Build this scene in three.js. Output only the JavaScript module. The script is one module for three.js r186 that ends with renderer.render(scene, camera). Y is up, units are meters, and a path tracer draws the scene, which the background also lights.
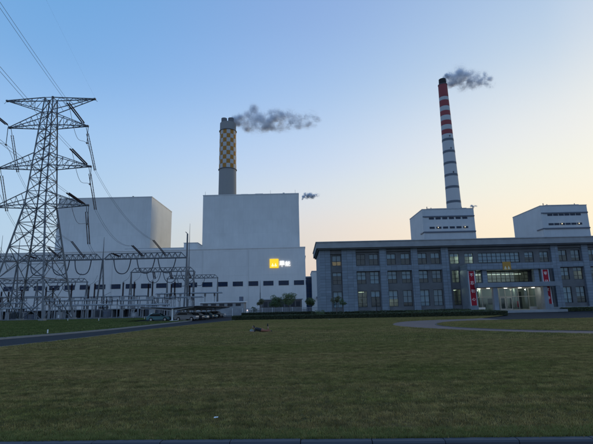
import * as THREE from 'three';
import { mergeGeometries } from 'three/addons/utils/BufferGeometryUtils.js';
import { MarchingCubes } from 'three/addons/objects/MarchingCubes.js';
import { ImprovedNoise } from 'three/addons/math/ImprovedNoise.js';
import { RectAreaLightUniformsLib } from 'three/addons/lights/RectAreaLightUniformsLib.js';

// ------------------------------------------------------------------ camera, sky, sun, exposure
const scene = new THREE.Scene();
const camera = new THREE.PerspectiveCamera(54.06, 1024 / 767, 0.1, 6000);
camera.position.set(0, 1.85, 0);
camera.rotation.set(0.1952, 0, -0.022, 'YXZ');

const renderer = new THREE.WebGLRenderer({ antialias: true });
renderer.setSize(1024, 767);
renderer.toneMapping = THREE.LinearToneMapping;
renderer.toneMappingExposure = 1.0;
renderer.shadowMap.enabled = true;

const lin = (v) => { v /= 255; return v <= 0.04045 ? v / 12.92 : Math.pow((v + 0.055) / 1.055, 2.4); };
const SUN_AZ = 42 * Math.PI / 180;                    // to the right of the view, low behind the plant
{
  // dusk sky: colour by elevation (rows) and by closeness to the sunset (columns: cos of the angle from its azimuth)
  const els = [0, 9.5, 14, 20, 30, 38, 60, 90], cs = [-1, 0.21, 0.743, 0.985, 1];
  const tab = [
    [[162, 178, 206], [190, 208, 226], [230, 205, 188], [255, 230, 186], [255, 230, 184]],
    [[170, 191, 222], [182, 209, 232], [226, 220, 214], [254, 241, 214], [255, 243, 215]],
    [[166, 190, 224], [174, 205, 236], [216, 223, 231], [246, 243, 228], [250, 245, 230]],
    [[160, 187, 224], [160, 197, 237], [194, 214, 240], [233, 236, 236], [240, 240, 235]],
    [[146, 179, 222], [124, 174, 226], [157, 190, 233], [190, 210, 232], [205, 218, 233]],
    [[134, 171, 219], [112, 166, 221], [139, 174, 224], [165, 192, 226], [180, 202, 228]],
    [[108, 154, 213], [106, 154, 214], [114, 158, 215], [125, 165, 216], [130, 168, 217]],
    [[104, 150, 210], [104, 150, 210], [104, 150, 210], [104, 150, 210], [104, 150, 210]],
  ].map((r) => r.map((c) => c.map(lin)));
  const W = 720, H = 360, data = new Float32Array(W * H * 4);
  const cubic = (xs, ys, v) => {
    const n = xs.length; if (v <= xs[0]) return ys[0]; if (v >= xs[n - 1]) return ys[n - 1];
    let i = 0; while (i < n - 2 && v > xs[i + 1]) i++;
    const sl = (k) => (ys[k + 1] - ys[k]) / (xs[k + 1] - xs[k]), tan = (k) => { if (k === 0) return sl(0); if (k === n - 1) return sl(n - 2); const a = sl(k - 1), b = sl(k); return a * b <= 0 ? 0 : 2 * a * b / (a + b); };
    const h = xs[i + 1] - xs[i], t = (v - xs[i]) / h, t2 = t * t, t3 = t2 * t;
    return (2 * t3 - 3 * t2 + 1) * ys[i] + (t3 - 2 * t2 + t) * h * tan(i) + (-2 * t3 + 3 * t2) * ys[i + 1] + (t3 - t2) * h * tan(i + 1);
  };
  const columns = []; for (let y = 0; y < H; y++) { const el = Math.max(0, ((y + 0.5) / H - 0.5) * 180); columns.push([0, 1, 2].map((k) => cs.map((_, j) => cubic(els, tab.map((row) => row[j][k]), el)))); }
  for (let y = 0; y < H; y++) {
    const el = ((y + 0.5) / H - 0.5) * 180;
    for (let x = 0; x < W; x++) {
      const a = ((x + 0.5) / W - 0.5) * 2 * Math.PI, dx = Math.cos(a), dz = Math.sin(a);
      const c = Math.cos(Math.atan2(dx, -dz) - SUN_AZ);
      for (let k = 0; k < 3; k++) {
        const v = cubic(cs, columns[y][k], c);
        data[(y * W + x) * 4 + k] = el < -1 ? v * 0.15 : v;
      }
      data[(y * W + x) * 4 + 3] = 1;
    }
  }
  const sky = new THREE.DataTexture(data, W, H, THREE.RGBAFormat, THREE.FloatType);
  sky.mapping = THREE.EquirectangularReflectionMapping;
  sky.magFilter = sky.minFilter = THREE.LinearFilter; sky.wrapS = THREE.RepeatWrapping; sky.needsUpdate = true;
  scene.background = sky; scene.environment = sky;
}
const sun = new THREE.DirectionalLight(new THREE.Color(1, 0.84, 0.5), 0.9);
sun.position.set(Math.sin(SUN_AZ) * 600, 600 * Math.tan(0.07), -Math.cos(SUN_AZ) * 600 - 100);
sun.target.position.set(0, 0, -100); sun.castShadow = true; sun.shadow.radius = 24;
sun.shadow.camera.left = sun.shadow.camera.bottom = -350; sun.shadow.camera.right = sun.shadow.camera.top = 350; sun.shadow.camera.far = 1500;
scene.add(sun, sun.target);
RectAreaLightUniformsLib.init();

// ------------------------------------------------------------------ helpers
let seedState = 12345;
const rnd = () => { seedState = (seedState + 0x6d2b79f5) | 0; let t = Math.imul(seedState ^ (seedState >>> 15), 1 | seedState); t = (t + Math.imul(t ^ (t >>> 7), 61 | t)) ^ t; return ((t ^ (t >>> 14)) >>> 0) / 4294967296; };
const rr = (a, b) => a + (b - a) * rnd();
const noise = new ImprovedNoise(), nz = (x, y, z = 0.37) => noise.noise(x, y, z);
const ORD = ['first', 'second', 'third', 'fourth', 'fifth', 'sixth', 'seventh', 'eighth', 'ninth', 'tenth', 'eleventh', 'twelfth'];
const V = (x, y, z) => new THREE.Vector3(x, y, z);
const used = {};
function numbered(n) { if (!(n in used)) { used[n] = 0; return n; } used[n]++; return n + '_' + String(used[n]).padStart(3, '0'); }
function tag(o, label, category, group, kind) { if (label) o.userData.label = label; if (category) o.userData.category = category; if (group) o.userData.group = group; if (kind) o.userData.kind = kind; return o; }
function thing(name, label, category, pos = [0, 0, 0], group) { const g = new THREE.Group(); g.name = numbered(name); g.position.set(...pos); scene.add(g); return tag(g, label, category, group); }
function part(name, geo, mat, parent, pos) { const m = new THREE.Mesh(geo, mat); m.name = name; if (pos) m.position.set(...pos); parent.add(m); return m; }
function struct(name, geo, mat) { const m = new THREE.Mesh(geo, mat); m.name = numbered(name); m.userData.kind = 'structure'; scene.add(m); return m; }
function solo(name, geo, mat, label, category, pos, group) { const m = new THREE.Mesh(geo, mat); m.name = numbered(name); if (pos) m.position.set(...pos); scene.add(m); return tag(m, label, category, group); }
// a box between two corners, uv in metres
function bx(x0, x1, y0, y1, z0, z1) {
  const w = x1 - x0, h = y1 - y0, d = Math.abs(z1 - z0), g = new THREE.BoxGeometry(w, h, d), uv = g.attributes.uv, p = g.attributes.position, n = g.attributes.normal;
  g.translate((x0 + x1) / 2, (y0 + y1) / 2, (z0 + z1) / 2);
  for (let i = 0; i < uv.count; i++) {
    const ax = Math.abs(n.getX(i)), ay = Math.abs(n.getY(i));
    if (ax > 0.5) uv.setXY(i, p.getZ(i), p.getY(i)); else if (ay > 0.5) uv.setXY(i, p.getX(i), p.getZ(i)); else uv.setXY(i, p.getX(i), p.getY(i));
  }
  return g;
}
const merge = (list) => mergeGeometries(list.map((g) => { const q = g.index ? g.toNonIndexed() : g; for (const k of Object.keys(q.attributes)) if (!['position', 'normal', 'uv'].includes(k)) q.deleteAttribute(k); return q; }));
const UNIT = new THREE.BoxGeometry(1, 1, 1);
const ANGLE = merge([new THREE.BoxGeometry(1, 0.16, 1).translate(0, -0.42, 0), new THREE.BoxGeometry(0.16, 0.84, 1).translate(-0.42, 0.08, 0)]);   // steel angle section along z
function bar(name, a, b, t, mat, parent, geo = ANGLE) {
  const m = new THREE.Mesh(geo, mat); m.name = name;
  m.position.copy(a).lerp(b, 0.5); m.scale.set(t, t, a.distanceTo(b)); m.lookAt(b); parent.add(m); return m;
}
function barGeo(a, b, t, geo = UNIT) { const o = new THREE.Object3D(); o.position.copy(a).lerp(b, 0.5); o.scale.set(t, t, a.distanceTo(b)); o.lookAt(b); o.updateMatrix(); return geo.clone().applyMatrix4(o.matrix); }
function cyl(a, b, r0, r1, seg = 10) { const h = a.distanceTo(b), g = new THREE.CylinderGeometry(r1, r0, h, seg); g.translate(0, h / 2, 0); g.applyQuaternion(new THREE.Quaternion().setFromUnitVectors(V(0, 1, 0), b.clone().sub(a).normalize())); g.translate(a.x, a.y, a.z); return g; }
function wallHoles(x0, x1, y0, y1, holes, z, d) {
  const s = new THREE.Shape([new THREE.Vector2(x0, y0), new THREE.Vector2(x1, y0), new THREE.Vector2(x1, y1), new THREE.Vector2(x0, y1)]);
  for (const [a, b, c, e] of holes) s.holes.push(new THREE.Path([new THREE.Vector2(a, c), new THREE.Vector2(a, e), new THREE.Vector2(b, e), new THREE.Vector2(b, c)]));
  return new THREE.ExtrudeGeometry(s, { depth: d, bevelEnabled: false }).translate(0, 0, z - d);
}
function sheet(pts, y) { const s = new THREE.Shape(pts.map(([x, z]) => new THREE.Vector2(x, -z))); const g = new THREE.ShapeGeometry(s); g.rotateX(-Math.PI / 2); g.translate(0, y, 0); const p = g.attributes.position, uv = g.attributes.uv; for (let i = 0; i < p.count; i++) uv.setXY(i, p.getX(i), p.getZ(i)); return g; }
function smooth(pts, n = 6, closed = false) { return new THREE.CatmullRomCurve3(pts.map(([x, z]) => V(x, 0, z)), closed, 'centripetal').getPoints(pts.length * n).map((p) => [p.x, p.z]); }

// ------------------------------------------------------------------ textures and materials
function tex(size, metres, fn, srgb = true) {
  const d = new Uint8Array(size * size * 4);
  for (let y = 0; y < size; y++) for (let x = 0; x < size; x++) { const c = fn(x / size, y / size), o = (y * size + x) * 4; d[o] = c[0]; d[o + 1] = c[1]; d[o + 2] = c[2]; d[o + 3] = 255; }
  const t = new THREE.DataTexture(d, size, size); t.wrapS = t.wrapT = THREE.RepeatWrapping; t.magFilter = THREE.LinearFilter; t.minFilter = THREE.LinearMipmapLinearFilter; t.generateMipmaps = true;
  t.repeat.set(1 / metres, 1 / metres); if (srgb) t.colorSpace = THREE.SRGBColorSpace; t.needsUpdate = true; return t;
}
// noise that tiles over the unit square
const tn = (u, v, f, s) => { const a = nz(u * f, v * f, s), b = nz((u - 1) * f, v * f, s), c = nz(u * f, (v - 1) * f, s), d = nz((u - 1) * f, (v - 1) * f, s); return (a * (1 - u) + b * u) * (1 - v) + (c * (1 - u) + d * u) * v; };
const fbm = (u, v, f, s) => tn(u, v, f, s) + 0.5 * tn(u, v, f * 2.1, s + 3) + 0.25 * tn(u, v, f * 4.3, s + 7);
const g255 = (v) => Math.max(0, Math.min(255, v * 255));
const mono = (v, tint = [1, 1, 1]) => [g255(v * tint[0]), g255(v * tint[1]), g255(v * tint[2])];
const C = (r, g, b) => new THREE.Color().setRGB(r, g, b);
const M = (color, roughness = 0.8, extra = {}) => new THREE.MeshStandardMaterial({ color, roughness, ...extra });

// profiled metal cladding: panel tone, streaks of dirt, fine vertical ribs
const claddingTex = tex(1024, 48, (u, v) => {
  const pu = Math.floor(u * 16), pv = Math.floor(v * 6), r = Math.sin(pu * 12.9898 + pv * 78.233) * 43758.5453, pr = r - Math.floor(r);
  const seamU = ((u * 16) % 1) < 0.035 ? 0.06 : 0, seamV = ((v * 6) % 1) < 0.014 ? 0.075 : 0;
  return mono(0.93 + (pr - 0.5) * 0.02 + 0.035 * fbm(u, v, 6, 1.3) + 0.02 * tn(u, v * 0.12, 90, 4.1) - seamU * 0.35 - seamV * 0.5);
});
const ribTex = tex(512, 6, (u) => mono(0.5 + 0.5 * Math.sign(Math.sin(u * Math.PI * 2 * 20)) * 0.5), false);
const stoneTex = tex(1024, 14.4, (u, v) => {
  const rows = 24, cols = 12, row = Math.floor(v * rows), off = 0, cu = (u + off) * cols, col = Math.floor(cu);
  const h = Math.sin(row * 127.1 + col * 311.7) * 43758.5453, pr = h - Math.floor(h);
  const j = ((v * rows) % 1) < 0.085 || (cu % 1) < 0.042;
  return mono((j ? 0.66 : 0.9 + (pr - 0.5) * 0.1) + 0.05 * fbm(u, v, 10, 2.2));
});
const stoneBump = tex(1024, 14.4, (u, v) => mono((((v * 24) % 1) < 0.085 || ((u * 12) % 1) < 0.042) ? 0.2 : 0.8), false);
const roughTex = tex(512, 9, (u, v) => mono(0.86 + 0.12 * fbm(u, v, 5, 8.2)));
const concreteTex = tex(512, 30, (u, v) => mono(0.86 + 0.09 * fbm(u, v, 8, 5.2) - (((v * 14) % 1) < 0.05 ? 0.05 : 0)));
const asphaltTex = tex(1024, 12, (u, v) => { const s = rnd(); return mono(0.8 + 0.1 * fbm(u, v, 6, 3.1) + (s - 0.5) * 0.22); });
const lawnTex = tex(2048, 23, (u, v) => {
  const a = fbm(u, v, 5, 1.7), b = fbm(u, v, 17, 6.1), c = tn(u, v, 150, 9.3) + 0.6 * tn(u, v, 330, 2.9), s = rnd() - 0.5;
  const dry = Math.max(0, Math.min(1, 0.55 + 0.45 * a + 0.4 * b)), L = 0.8 + 0.26 * c + 0.25 * s + 0.12 * b;
  return [g255((0.345 + 0.115 * dry) * L), g255((0.372 + 0.02 * dry) * L), g255((0.195 + 0.06 * dry) * L)];
});
const lawnBump = tex(1024, 4.5, (u, v) => mono(0.5 + 0.3 * tn(u, v, 60, 3.3) + 0.3 * tn(u, v, 140, 5.3) + 0.2 * (rnd() - 0.5)), false);

const MP = (color, roughness = 0.8, extra = {}) => new THREE.MeshPhysicalMaterial({ color, roughness, ...extra });
const mat = {
  clad: M(C(0.70, 0.69, 0.67), 0.62, { map: claddingTex, bumpMap: ribTex, bumpScale: 0.02 }),
  cladHall: M(C(0.80, 0.78, 0.76), 0.62, { map: claddingTex, bumpMap: ribTex, bumpScale: 0.02 }),
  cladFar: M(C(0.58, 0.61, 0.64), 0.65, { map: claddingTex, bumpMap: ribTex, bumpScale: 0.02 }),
  cladTrim: M(C(0.5, 0.52, 0.55), 0.6, { map: roughTex }),
  darkTrim: M(C(0.09, 0.11, 0.15), 0.5),
  hallGlass: MP(C(0.012, 0.03, 0.07), 0.12, { specularIntensity: 0.45 }),
  frame: M(C(0.022, 0.026, 0.034), 0.5),
  stone: M(C(0.25, 0.30, 0.36), 0.7, { map: stoneTex, bumpMap: stoneBump, bumpScale: 0.012 }),
  stonePlain: M(C(0.27, 0.31, 0.36), 0.7, { map: roughTex }),
  infill: M(C(0.18, 0.185, 0.195), 0.75, { map: roughTex }),
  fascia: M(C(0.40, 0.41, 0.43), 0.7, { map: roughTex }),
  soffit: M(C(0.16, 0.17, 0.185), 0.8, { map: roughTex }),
  plinth: M(C(0.34, 0.36, 0.38), 0.75, { map: roughTex }),
  inner: M(C(0.25, 0.26, 0.27), 0.9),
  innerDark: M(C(0.16, 0.16, 0.16), 0.9),
  blind: M(C(0.56, 0.60, 0.63), 0.9),
  curtain: M(C(0.36, 0.39, 0.42), 0.95),
  glass: new THREE.MeshPhysicalMaterial({ color: C(0.72, 0.82, 0.86), roughness: 0.03, transmission: 1, thickness: 0, ior: 1.5 }),
  steel: M(C(0.20, 0.215, 0.235), 0.55, { metalness: 0.3, map: roughTex }),
  steelDark: M(C(0.075, 0.08, 0.095), 0.6),
  pale: M(C(0.42, 0.44, 0.46), 0.6, { map: roughTex }),
  white: M(C(0.74, 0.75, 0.75), 0.6),
  porcelain: M(C(0.034, 0.013, 0.016), 0.45),
  wire: M(C(0.12, 0.125, 0.135), 0.6),
  concrete: M(C(0.36, 0.36, 0.355), 0.85, { map: concreteTex }),
  kerb: M(C(0.085, 0.095, 0.115), 0.85, { map: roughTex }),
  kerbPale: M(C(0.34, 0.34, 0.33), 0.85, { map: roughTex }),
  asphalt: MP(C(0.03, 0.036, 0.046), 0.95, { specularIntensity: 0.35, map: asphaltTex }),
  gravel: M(C(0.13, 0.135, 0.135), 0.95, { map: asphaltTex }),
  paving: M(C(0.25, 0.165, 0.14), 0.9, { map: asphaltTex }),
  lawn: MP(C(0.92, 0.92, 0.92), 1, { specularIntensity: 0.15, map: lawnTex, bumpMap: lawnBump, bumpScale: 0.03 }),
  lawnFar: MP(C(0.5, 0.82, 0.42), 1, { specularIntensity: 0.15, map: lawnTex, bumpMap: lawnBump, bumpScale: 0.03 }),
  bark: M(C(0.09, 0.07, 0.055), 0.95),
  red: M(C(0.42, 0.012, 0.03), 0.7),
};
const glow = (r, g, b, k = 1) => new THREE.MeshStandardMaterial({ color: C(0.6, 0.6, 0.6), emissive: C(r, g, b), emissiveIntensity: k, roughness: 0.6 });
function lamp(x, y, z, color, I, radius = 1) { const l = new THREE.PointLight(color, I, 0, 2); l.position.set(x, y, z); l.castShadow = true; l.shadow.radius = radius; scene.add(l); return l; }

// ------------------------------------------------------------------ ground, roads, lawns
{
  const g = new THREE.PlaneGeometry(5000, 5000); g.rotateX(-Math.PI / 2); const p = g.attributes.position, uv = g.attributes.uv;
  for (let i = 0; i < p.count; i++) uv.setXY(i, p.getX(i), p.getZ(i));
  struct('ground', g.translate(0, -0.14, 0), mat.gravel);
}
// kerb line in front of the lawn, seen at the bottom edge
const kx = (x) => -6.72 + 0.043 * x;
struct('front_road', sheet([[-60, kx(-60) - 0.1], [60, kx(60) - 0.1], [60, 14], [-60, 14]], -0.13), mat.asphalt);
{
  const k = new THREE.Group(); k.name = 'front_kerb'; k.userData.kind = 'structure'; scene.add(k);
  for (let i = -16; i < 16; i++) {
    const a = V(i, 0, kx(i)), b = V(i + 0.988, 0, kx(i + 0.988));
    const s = new THREE.Shape([[0, -0.2], [0, 0.012], [-0.13, 0.012], [-0.15, -0.012], [-0.15, -0.2]].map(([u, v]) => new THREE.Vector2(u, v)));
    const geo = new THREE.ExtrudeGeometry(s, { depth: a.distanceTo(b), bevelEnabled: false });
    const st = part('kerb_stone', geo, mat.kerb, k); st.position.set(a.x, rr(-0.006, 0.006), a.z + rr(-0.008, 0.008)); st.rotation.y = Math.atan2(b.x - a.x, b.z - a.z);
  }
}
const roadFar = smooth([[-26.4, -7], [-25.4, -22], [-24.04, -36.03], [-22.6, -41], [-21.3, -48], [-20.6, -61], [-20.2, -75], [-20.2, -84]]);
const roadNear = smooth([[-19.6, -7], [-18.6, -18], [-17.4, -26.1], [-16.75, -30.2], [-16.0, -36], [-15.4, -47.5], [-14.4, -55], [-13, -65], [-11.6, -74.3], [-11.2, -80]]);
struct('left_road', sheet([...roadFar, [-20.2, -128], [-12, -128], [-11.2, -80], ...roadNear.slice(0, -1).reverse()], -0.126), mat.asphalt);
struct('parking_area', sheet([[-20.2, -128], [-20.2, -84.2], [-34, -84.2], [-34, -128]], -0.122), mat.asphalt);
// main lawn (its edge along the left road and the drive)
const pathOuter = smooth([[22, -20.3], [17.12, -26.3], [15.2, -28.4], [13.1, -31.1], [10.4, -36.8], [9.2, -42], [10.3, -48.3], [13, -53.4], [17.5, -56.2], [22.6, -57.8]]);
const pathInner = smooth([[23.4, -22.6], [18.6, -28.6], [15.6, -31.3], [13.2, -36.2], [12.8, -41], [14.3, -46], [16.75, -49.6], [20, -51.3], [24, -51.8]]);
const lawnPts = [...roadNear, [-11.5, -78.6], [0, -75], [7, -74], [16, -72.4], [32.5, -70.6], [24.5, -59.6], ...pathOuter.slice().reverse(), [40, kx(40)], [-19.6, kx(-19.6)]];
struct('lawn', sheet(lawnPts, 0), mat.lawn);
const beyondPts = [[40, -10], [70, -10], [70, -52.2], [24, -51.8], ...pathInner.slice(0, -1).reverse(), [23.4, -22.6]];
struct('lawn_beyond_path', sheet(beyondPts, -0.004), mat.lawn);
struct('paved_path', sheet([...pathOuter, [24.2, -59.2], [24, -51.8], ...pathInner.slice(0, -1).reverse()], 0.006), mat.paving);
struct('driveway', sheet([[24.1, -59.2], [33.5, -71], [33.5, -90], [70, -90], [70, -52.3], [24, -51.9]], -0.06), mat.asphalt);
struct('lawn_by_office', sheet([[-11, -79], [0, -75.4], [7, -74.4], [16, -72.8], [33.4, -70.9], [33.4, -95], [5, -95], [5, -110], [-11, -110]], -0.01), mat.lawnFar);
const acrossPts = [...roadFar.slice().reverse(), [-120, -7], [-170, -140], [-34, -128], [-34.1, -84.1]];
struct('lawn_across_road', sheet(acrossPts, 0.0), mat.lawnFar);
function kerbLine(name, pts, w, y0, y1, m) {
  const gs = []; for (let i = 0; i < pts.length - 1; i++) { const a = V(pts[i][0], 0, pts[i][1]), b = V(pts[i + 1][0], 0, pts[i + 1][1]); const L = a.distanceTo(b); if (L < 0.01) continue; const g = new THREE.BoxGeometry(w, y1 - y0, L + 0.02); const o = new THREE.Object3D(); o.position.copy(a).lerp(b, 0.5); o.position.y = (y0 + y1) / 2; o.lookAt(b.x, (y0 + y1) / 2, b.z); o.updateMatrix(); gs.push(g.applyMatrix4(o.matrix)); }
  return struct(name, merge(gs), m);
}
kerbLine('road_kerb_far', roadFar, 0.22, -0.2, 0.03, mat.kerbPale);
kerbLine('road_kerb_near', roadNear, 0.15, -0.2, 0.02, mat.kerbPale);
kerbLine('path_edging', pathInner, 0.14, -0.1, 0.03, mat.kerb);

// blades of grass standing on the lawns: tufts of bent blades, uncountable
{
  const inPoly = (pts, x, z) => { let c = false; for (let i = 0, j = pts.length - 1; i < pts.length; j = i++) { const [xi, zi] = pts[i], [xj, zj] = pts[j]; if ((zi > z) !== (zj > z) && x < (xj - xi) * (z - zi) / (zj - zi) + xi) c = !c; } return c; };
  function tuft(n, h, spread, w) {
    const pos = [], idx = [];
    for (let i = 0; i < n; i++) {
      const a = rr(0, 6.283), r = spread * Math.sqrt(rnd()), x = Math.cos(a) * r, z = Math.sin(a) * r, d = rr(0, 6.283), hh = h * rr(0.5, 1), lean = hh * rr(0.3, 1.1), b = pos.length / 3, ww = w * rr(0.7, 1.3), px = Math.cos(d + 1.57) * ww, pz = Math.sin(d + 1.57) * ww, lx = Math.cos(d) * lean, lz = Math.sin(d) * lean;
      pos.push(x - px, 0, z - pz, x + px, 0, z + pz, x + lx * 0.4 + px * 0.7, hh * 0.6, z + lz * 0.4 + pz * 0.7, x + lx * 0.4 - px * 0.7, hh * 0.6, z + lz * 0.4 - pz * 0.7, x + lx, hh, z + lz);
      idx.push(b, b + 1, b + 2, b, b + 2, b + 3, b + 3, b + 2, b + 4);
    }
    const g = new THREE.BufferGeometry(); g.setAttribute('position', new THREE.Float32BufferAttribute(pos, 3)); g.setIndex(idx); g.computeVertexNormals(); return g;
  }
  const gm = new THREE.MeshPhysicalMaterial({ color: C(1, 1, 1), roughness: 1, specularIntensity: 0.2, transmission: 0.3, thickness: 0 });
  const col = new THREE.Color();
  function field(name, label, n, z0, z1, geo, s0, s1, accept, tint = [1, 1, 1]) {
    const list = [];
    let guard = 0;
    while (list.length < n && guard++ < n * 4) {
      const z = -Math.sqrt(rr(z0 * z0, z1 * z1)), x = z * rr(-0.76, 0.76);
      if (accept(x, z)) list.push([x, z]);
    }
    const im = new THREE.InstancedMesh(geo, gm, list.length), o = new THREE.Object3D();
    list.forEach(([x, z], i) => {
      o.position.set(x, -0.004, z); o.rotation.set(0, rr(0, 6.283), 0); o.scale.setScalar(rr(s0, s1)); o.updateMatrix(); im.setMatrixAt(i, o.matrix);
      const dry = Math.max(0, Math.min(1, 0.55 + 0.55 * nz(x * 0.1, z * 0.16, 4) + 0.35 * nz(x * 0.5, z * 0.7, 9) + 0.45 * nz(x * 0.12, z * 1.7, 3) + 0.4 * nz(x * 3, z * 4, 2) + rr(-0.25, 0.25))), L = rr(0.55, 1.55) * (1 + 0.55 * nz(x * 2.6, z * 3.4, 6) + 0.3 * nz(x * 0.2, z * 2.2, 8));
      col.setRGB((0.185 + 0.15 * dry) * L * tint[0], (0.18 + 0.06 * dry) * L * tint[1], (0.05 + 0.045 * dry) * L * tint[2]); im.setColorAt(i, col);
    });
    im.name = name; scene.add(im); tag(im, label, 'grass', null, 'stuff'); return im;
  }
  const onLawn = (x, z) => z < kx(x) - 0.02 && inPoly(lawnPts, x, z);
  field('lawn_grass', 'short dry green grass of the near lawn behind the kerb', 240000, 6.3, 24, tuft(7, 0.045, 0.05, 0.003), 0.55, 1.35, onLawn);
  field('lawn_grass_far', 'short mown grass across the middle of the big lawn', 170000, 24, 76, tuft(7, 0.06, 0.12, 0.006), 0.6, 1.4, (x, z) => onLawn(x, z) || inPoly(beyondPts, x, z));
  field('roadside_grass', 'lush dark green grass on the far side of the left road', 70000, 30, 140, tuft(7, 0.12, 0.2, 0.012), 0.6, 1.3, (x, z) => inPoly(acrossPts, x, z), [0.45, 0.66, 0.6]);
  // longer fringe left by the mower along the kerb
  const fr = new THREE.InstancedMesh(tuft(8, 0.06, 0.05, 0.003), gm, 5200), o = new THREE.Object3D();
  for (let i = 0; i < 5200; i++) { const x = rr(-6.2, 6.2); o.position.set(x, 0, kx(x) - 0.02 - Math.pow(rnd(), 1.5) * 0.5); o.rotation.set(0, rr(0, 6.3), 0); o.scale.setScalar(rr(0.6, 1.15)); o.updateMatrix(); fr.setMatrixAt(i, o.matrix); const L = rr(0.7, 1.3); col.setRGB(0.19 * L, 0.205 * L, 0.065 * L); fr.setColorAt(i, col); }
  fr.name = 'kerb_grass'; scene.add(fr); tag(fr, 'longer grass fringe hanging over the front kerb', 'grass', null, 'stuff');
}
console.log('ground done');

// ------------------------------------------------------------------ turbine hall and boiler houses
{
  const b = thing('turbine_hall', 'long pale turbine hall with a strip of dark windows behind the substation', 'building', [0, 0, -230]);
  const X0 = -215, X1 = 4.2, T = 33.4;
  const wins = []; let x = 3.22; const gaps = [5.2, 8.05];
  part('wall', bx(X0, X1, 0, T, 0, -30), mat.cladHall, b);
  part('roof_edge', bx(X0 - 0.2, X1 + 0.2, T, T + 0.45, 0.2, -30.2), mat.cladHall, b);
  part('base_course', bx(X0 - 0.1, X1 + 0.1, 0, 1.4, 0.12, -30.1), mat.concrete, b);
  part('cladding_joint', bx(X0, X1, 19.4, 19.52, 0.04, -0.2), mat.cladHall, b);
  for (const gx of [-26, -50.3, -98, -146]) part('downpipe', bx(gx, gx + 0.18, 0.5, T - 0.2, 0.2, 0.02), mat.cladHall, b);
  const fr = merge([bx(-2.65, 2.65, 1.05, 1.2, 0, 0.14), bx(-2.65, 2.65, -1.2, -1.05, 0, 0.14), bx(-2.65, -2.5, -1.05, 1.05, 0, 0.14), bx(2.5, 2.65, -1.05, 1.05, 0, 0.14), bx(-0.87, -0.79, -1.05, 1.05, 0, 0.12), bx(0.79, 0.87, -1.05, 1.05, 0, 0.12)]);
  const pane = bx(-2.5, 2.5, -1.05, 1.05, 0, 0.05);
  for (let i = 0, xc = 0.62; i < 27; i++, xc -= (i % 3 === 2 ? 8.05 : 8.0)) { const w = part('window', fr, mat.frame, b, [xc, 14.95, 0.0]); part('pane', pane, mat.hallGlass, w, [0, 0, 0.002]); }
  part('roller_door', bx(-45, -39.5, 0.2, 6, 0, 0.14), mat.cladTrim, b);
  const rb = thing('roof_block', 'low grey plant room on the turbine hall roof between the tall blocks', 'building', [0, 0, -245]);
  part('wall', bx(-64.3, -56.5, 33.9, 39.4, 0, -12), mat.clad, rb); part('roof_edge', bx(-64.5, -56.3, 39.4, 39.7, 0.2, -12.2), mat.cladTrim, rb);
  const rw = thing('roof_block', 'wide low pale plant room on the hall roof beside the cream lit wall', 'building', [0, 0, -246]);
  part('wall', bx(-98, -64.6, 33.9, 36.9, 0, -12), mat.clad, rw); part('roof_edge', bx(-98.2, -64.5, 36.9, 37.15, 0.2, -12.2), mat.cladTrim, rw);
}
function boiler(label, x0, x1, z0, z1, h) {
  const b = thing('boiler_house', label, 'building', [0, 0, 0], 'tall windowless boiler houses');
  part('wall', bx(x0, x1, 0, h, z0, z1), mat.clad, b);
  part('parapet', merge([bx(x0 - 0.15, x1 + 0.15, h, h + 0.5, z0 + 0.15, z0 - 0.4), bx(x0 - 0.15, x0 + 0.3, h, h + 0.5, z0 - 0.4, z1), bx(x1 - 0.3, x1 + 0.15, h, h + 0.5, z0 - 0.4, z1)]), mat.clad, b);
  return b;
}
{
  const l = boiler('tall pale boiler house with its warm lit side, behind the pylon', -149, -90.5, -265, -309, 72.2);
  part('roof_vent', bx(-120, -117, 72.7, 73.6, -268, -271), mat.cladTrim, l); part('roof_vent', bx(-104, -103.2, 72.7, 74, -268, -269), mat.steel, l);
  part('roof_vent', bx(-99, -94, 72.7, 73.3, -268, -272), mat.cladTrim, l);
  const r = boiler('tall pale boiler house in front of the chequered chimney', -58.3, 1.7, -265, -309, 72.3);
  part('roof_vent', bx(-35, -30.5, 72.8, 74, -269, -273), mat.cladTrim, r); part('roof_vent', bx(-26, -21, 72.8, 74.1, -269, -273), mat.cladTrim, r); part('roof_vent', bx(-8.4, -7.2, 72.8, 74.3, -269, -270), mat.cladTrim, r);
  for (const px of [-57, -46, -16, -0.4]) part('lightning_rod', new THREE.CylinderGeometry(0.06, 0.09, 2.4, 6), mat.steel, r, [px, 73.9, -265.3]);
  part('platform', bx(1.7, 5.2, 33, 33.3, -266, -300), mat.cladTrim, r); part('duct', bx(1.7, 4.0, 36.5, 38.6, -270, -290), mat.cladTrim, r);
}
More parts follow.
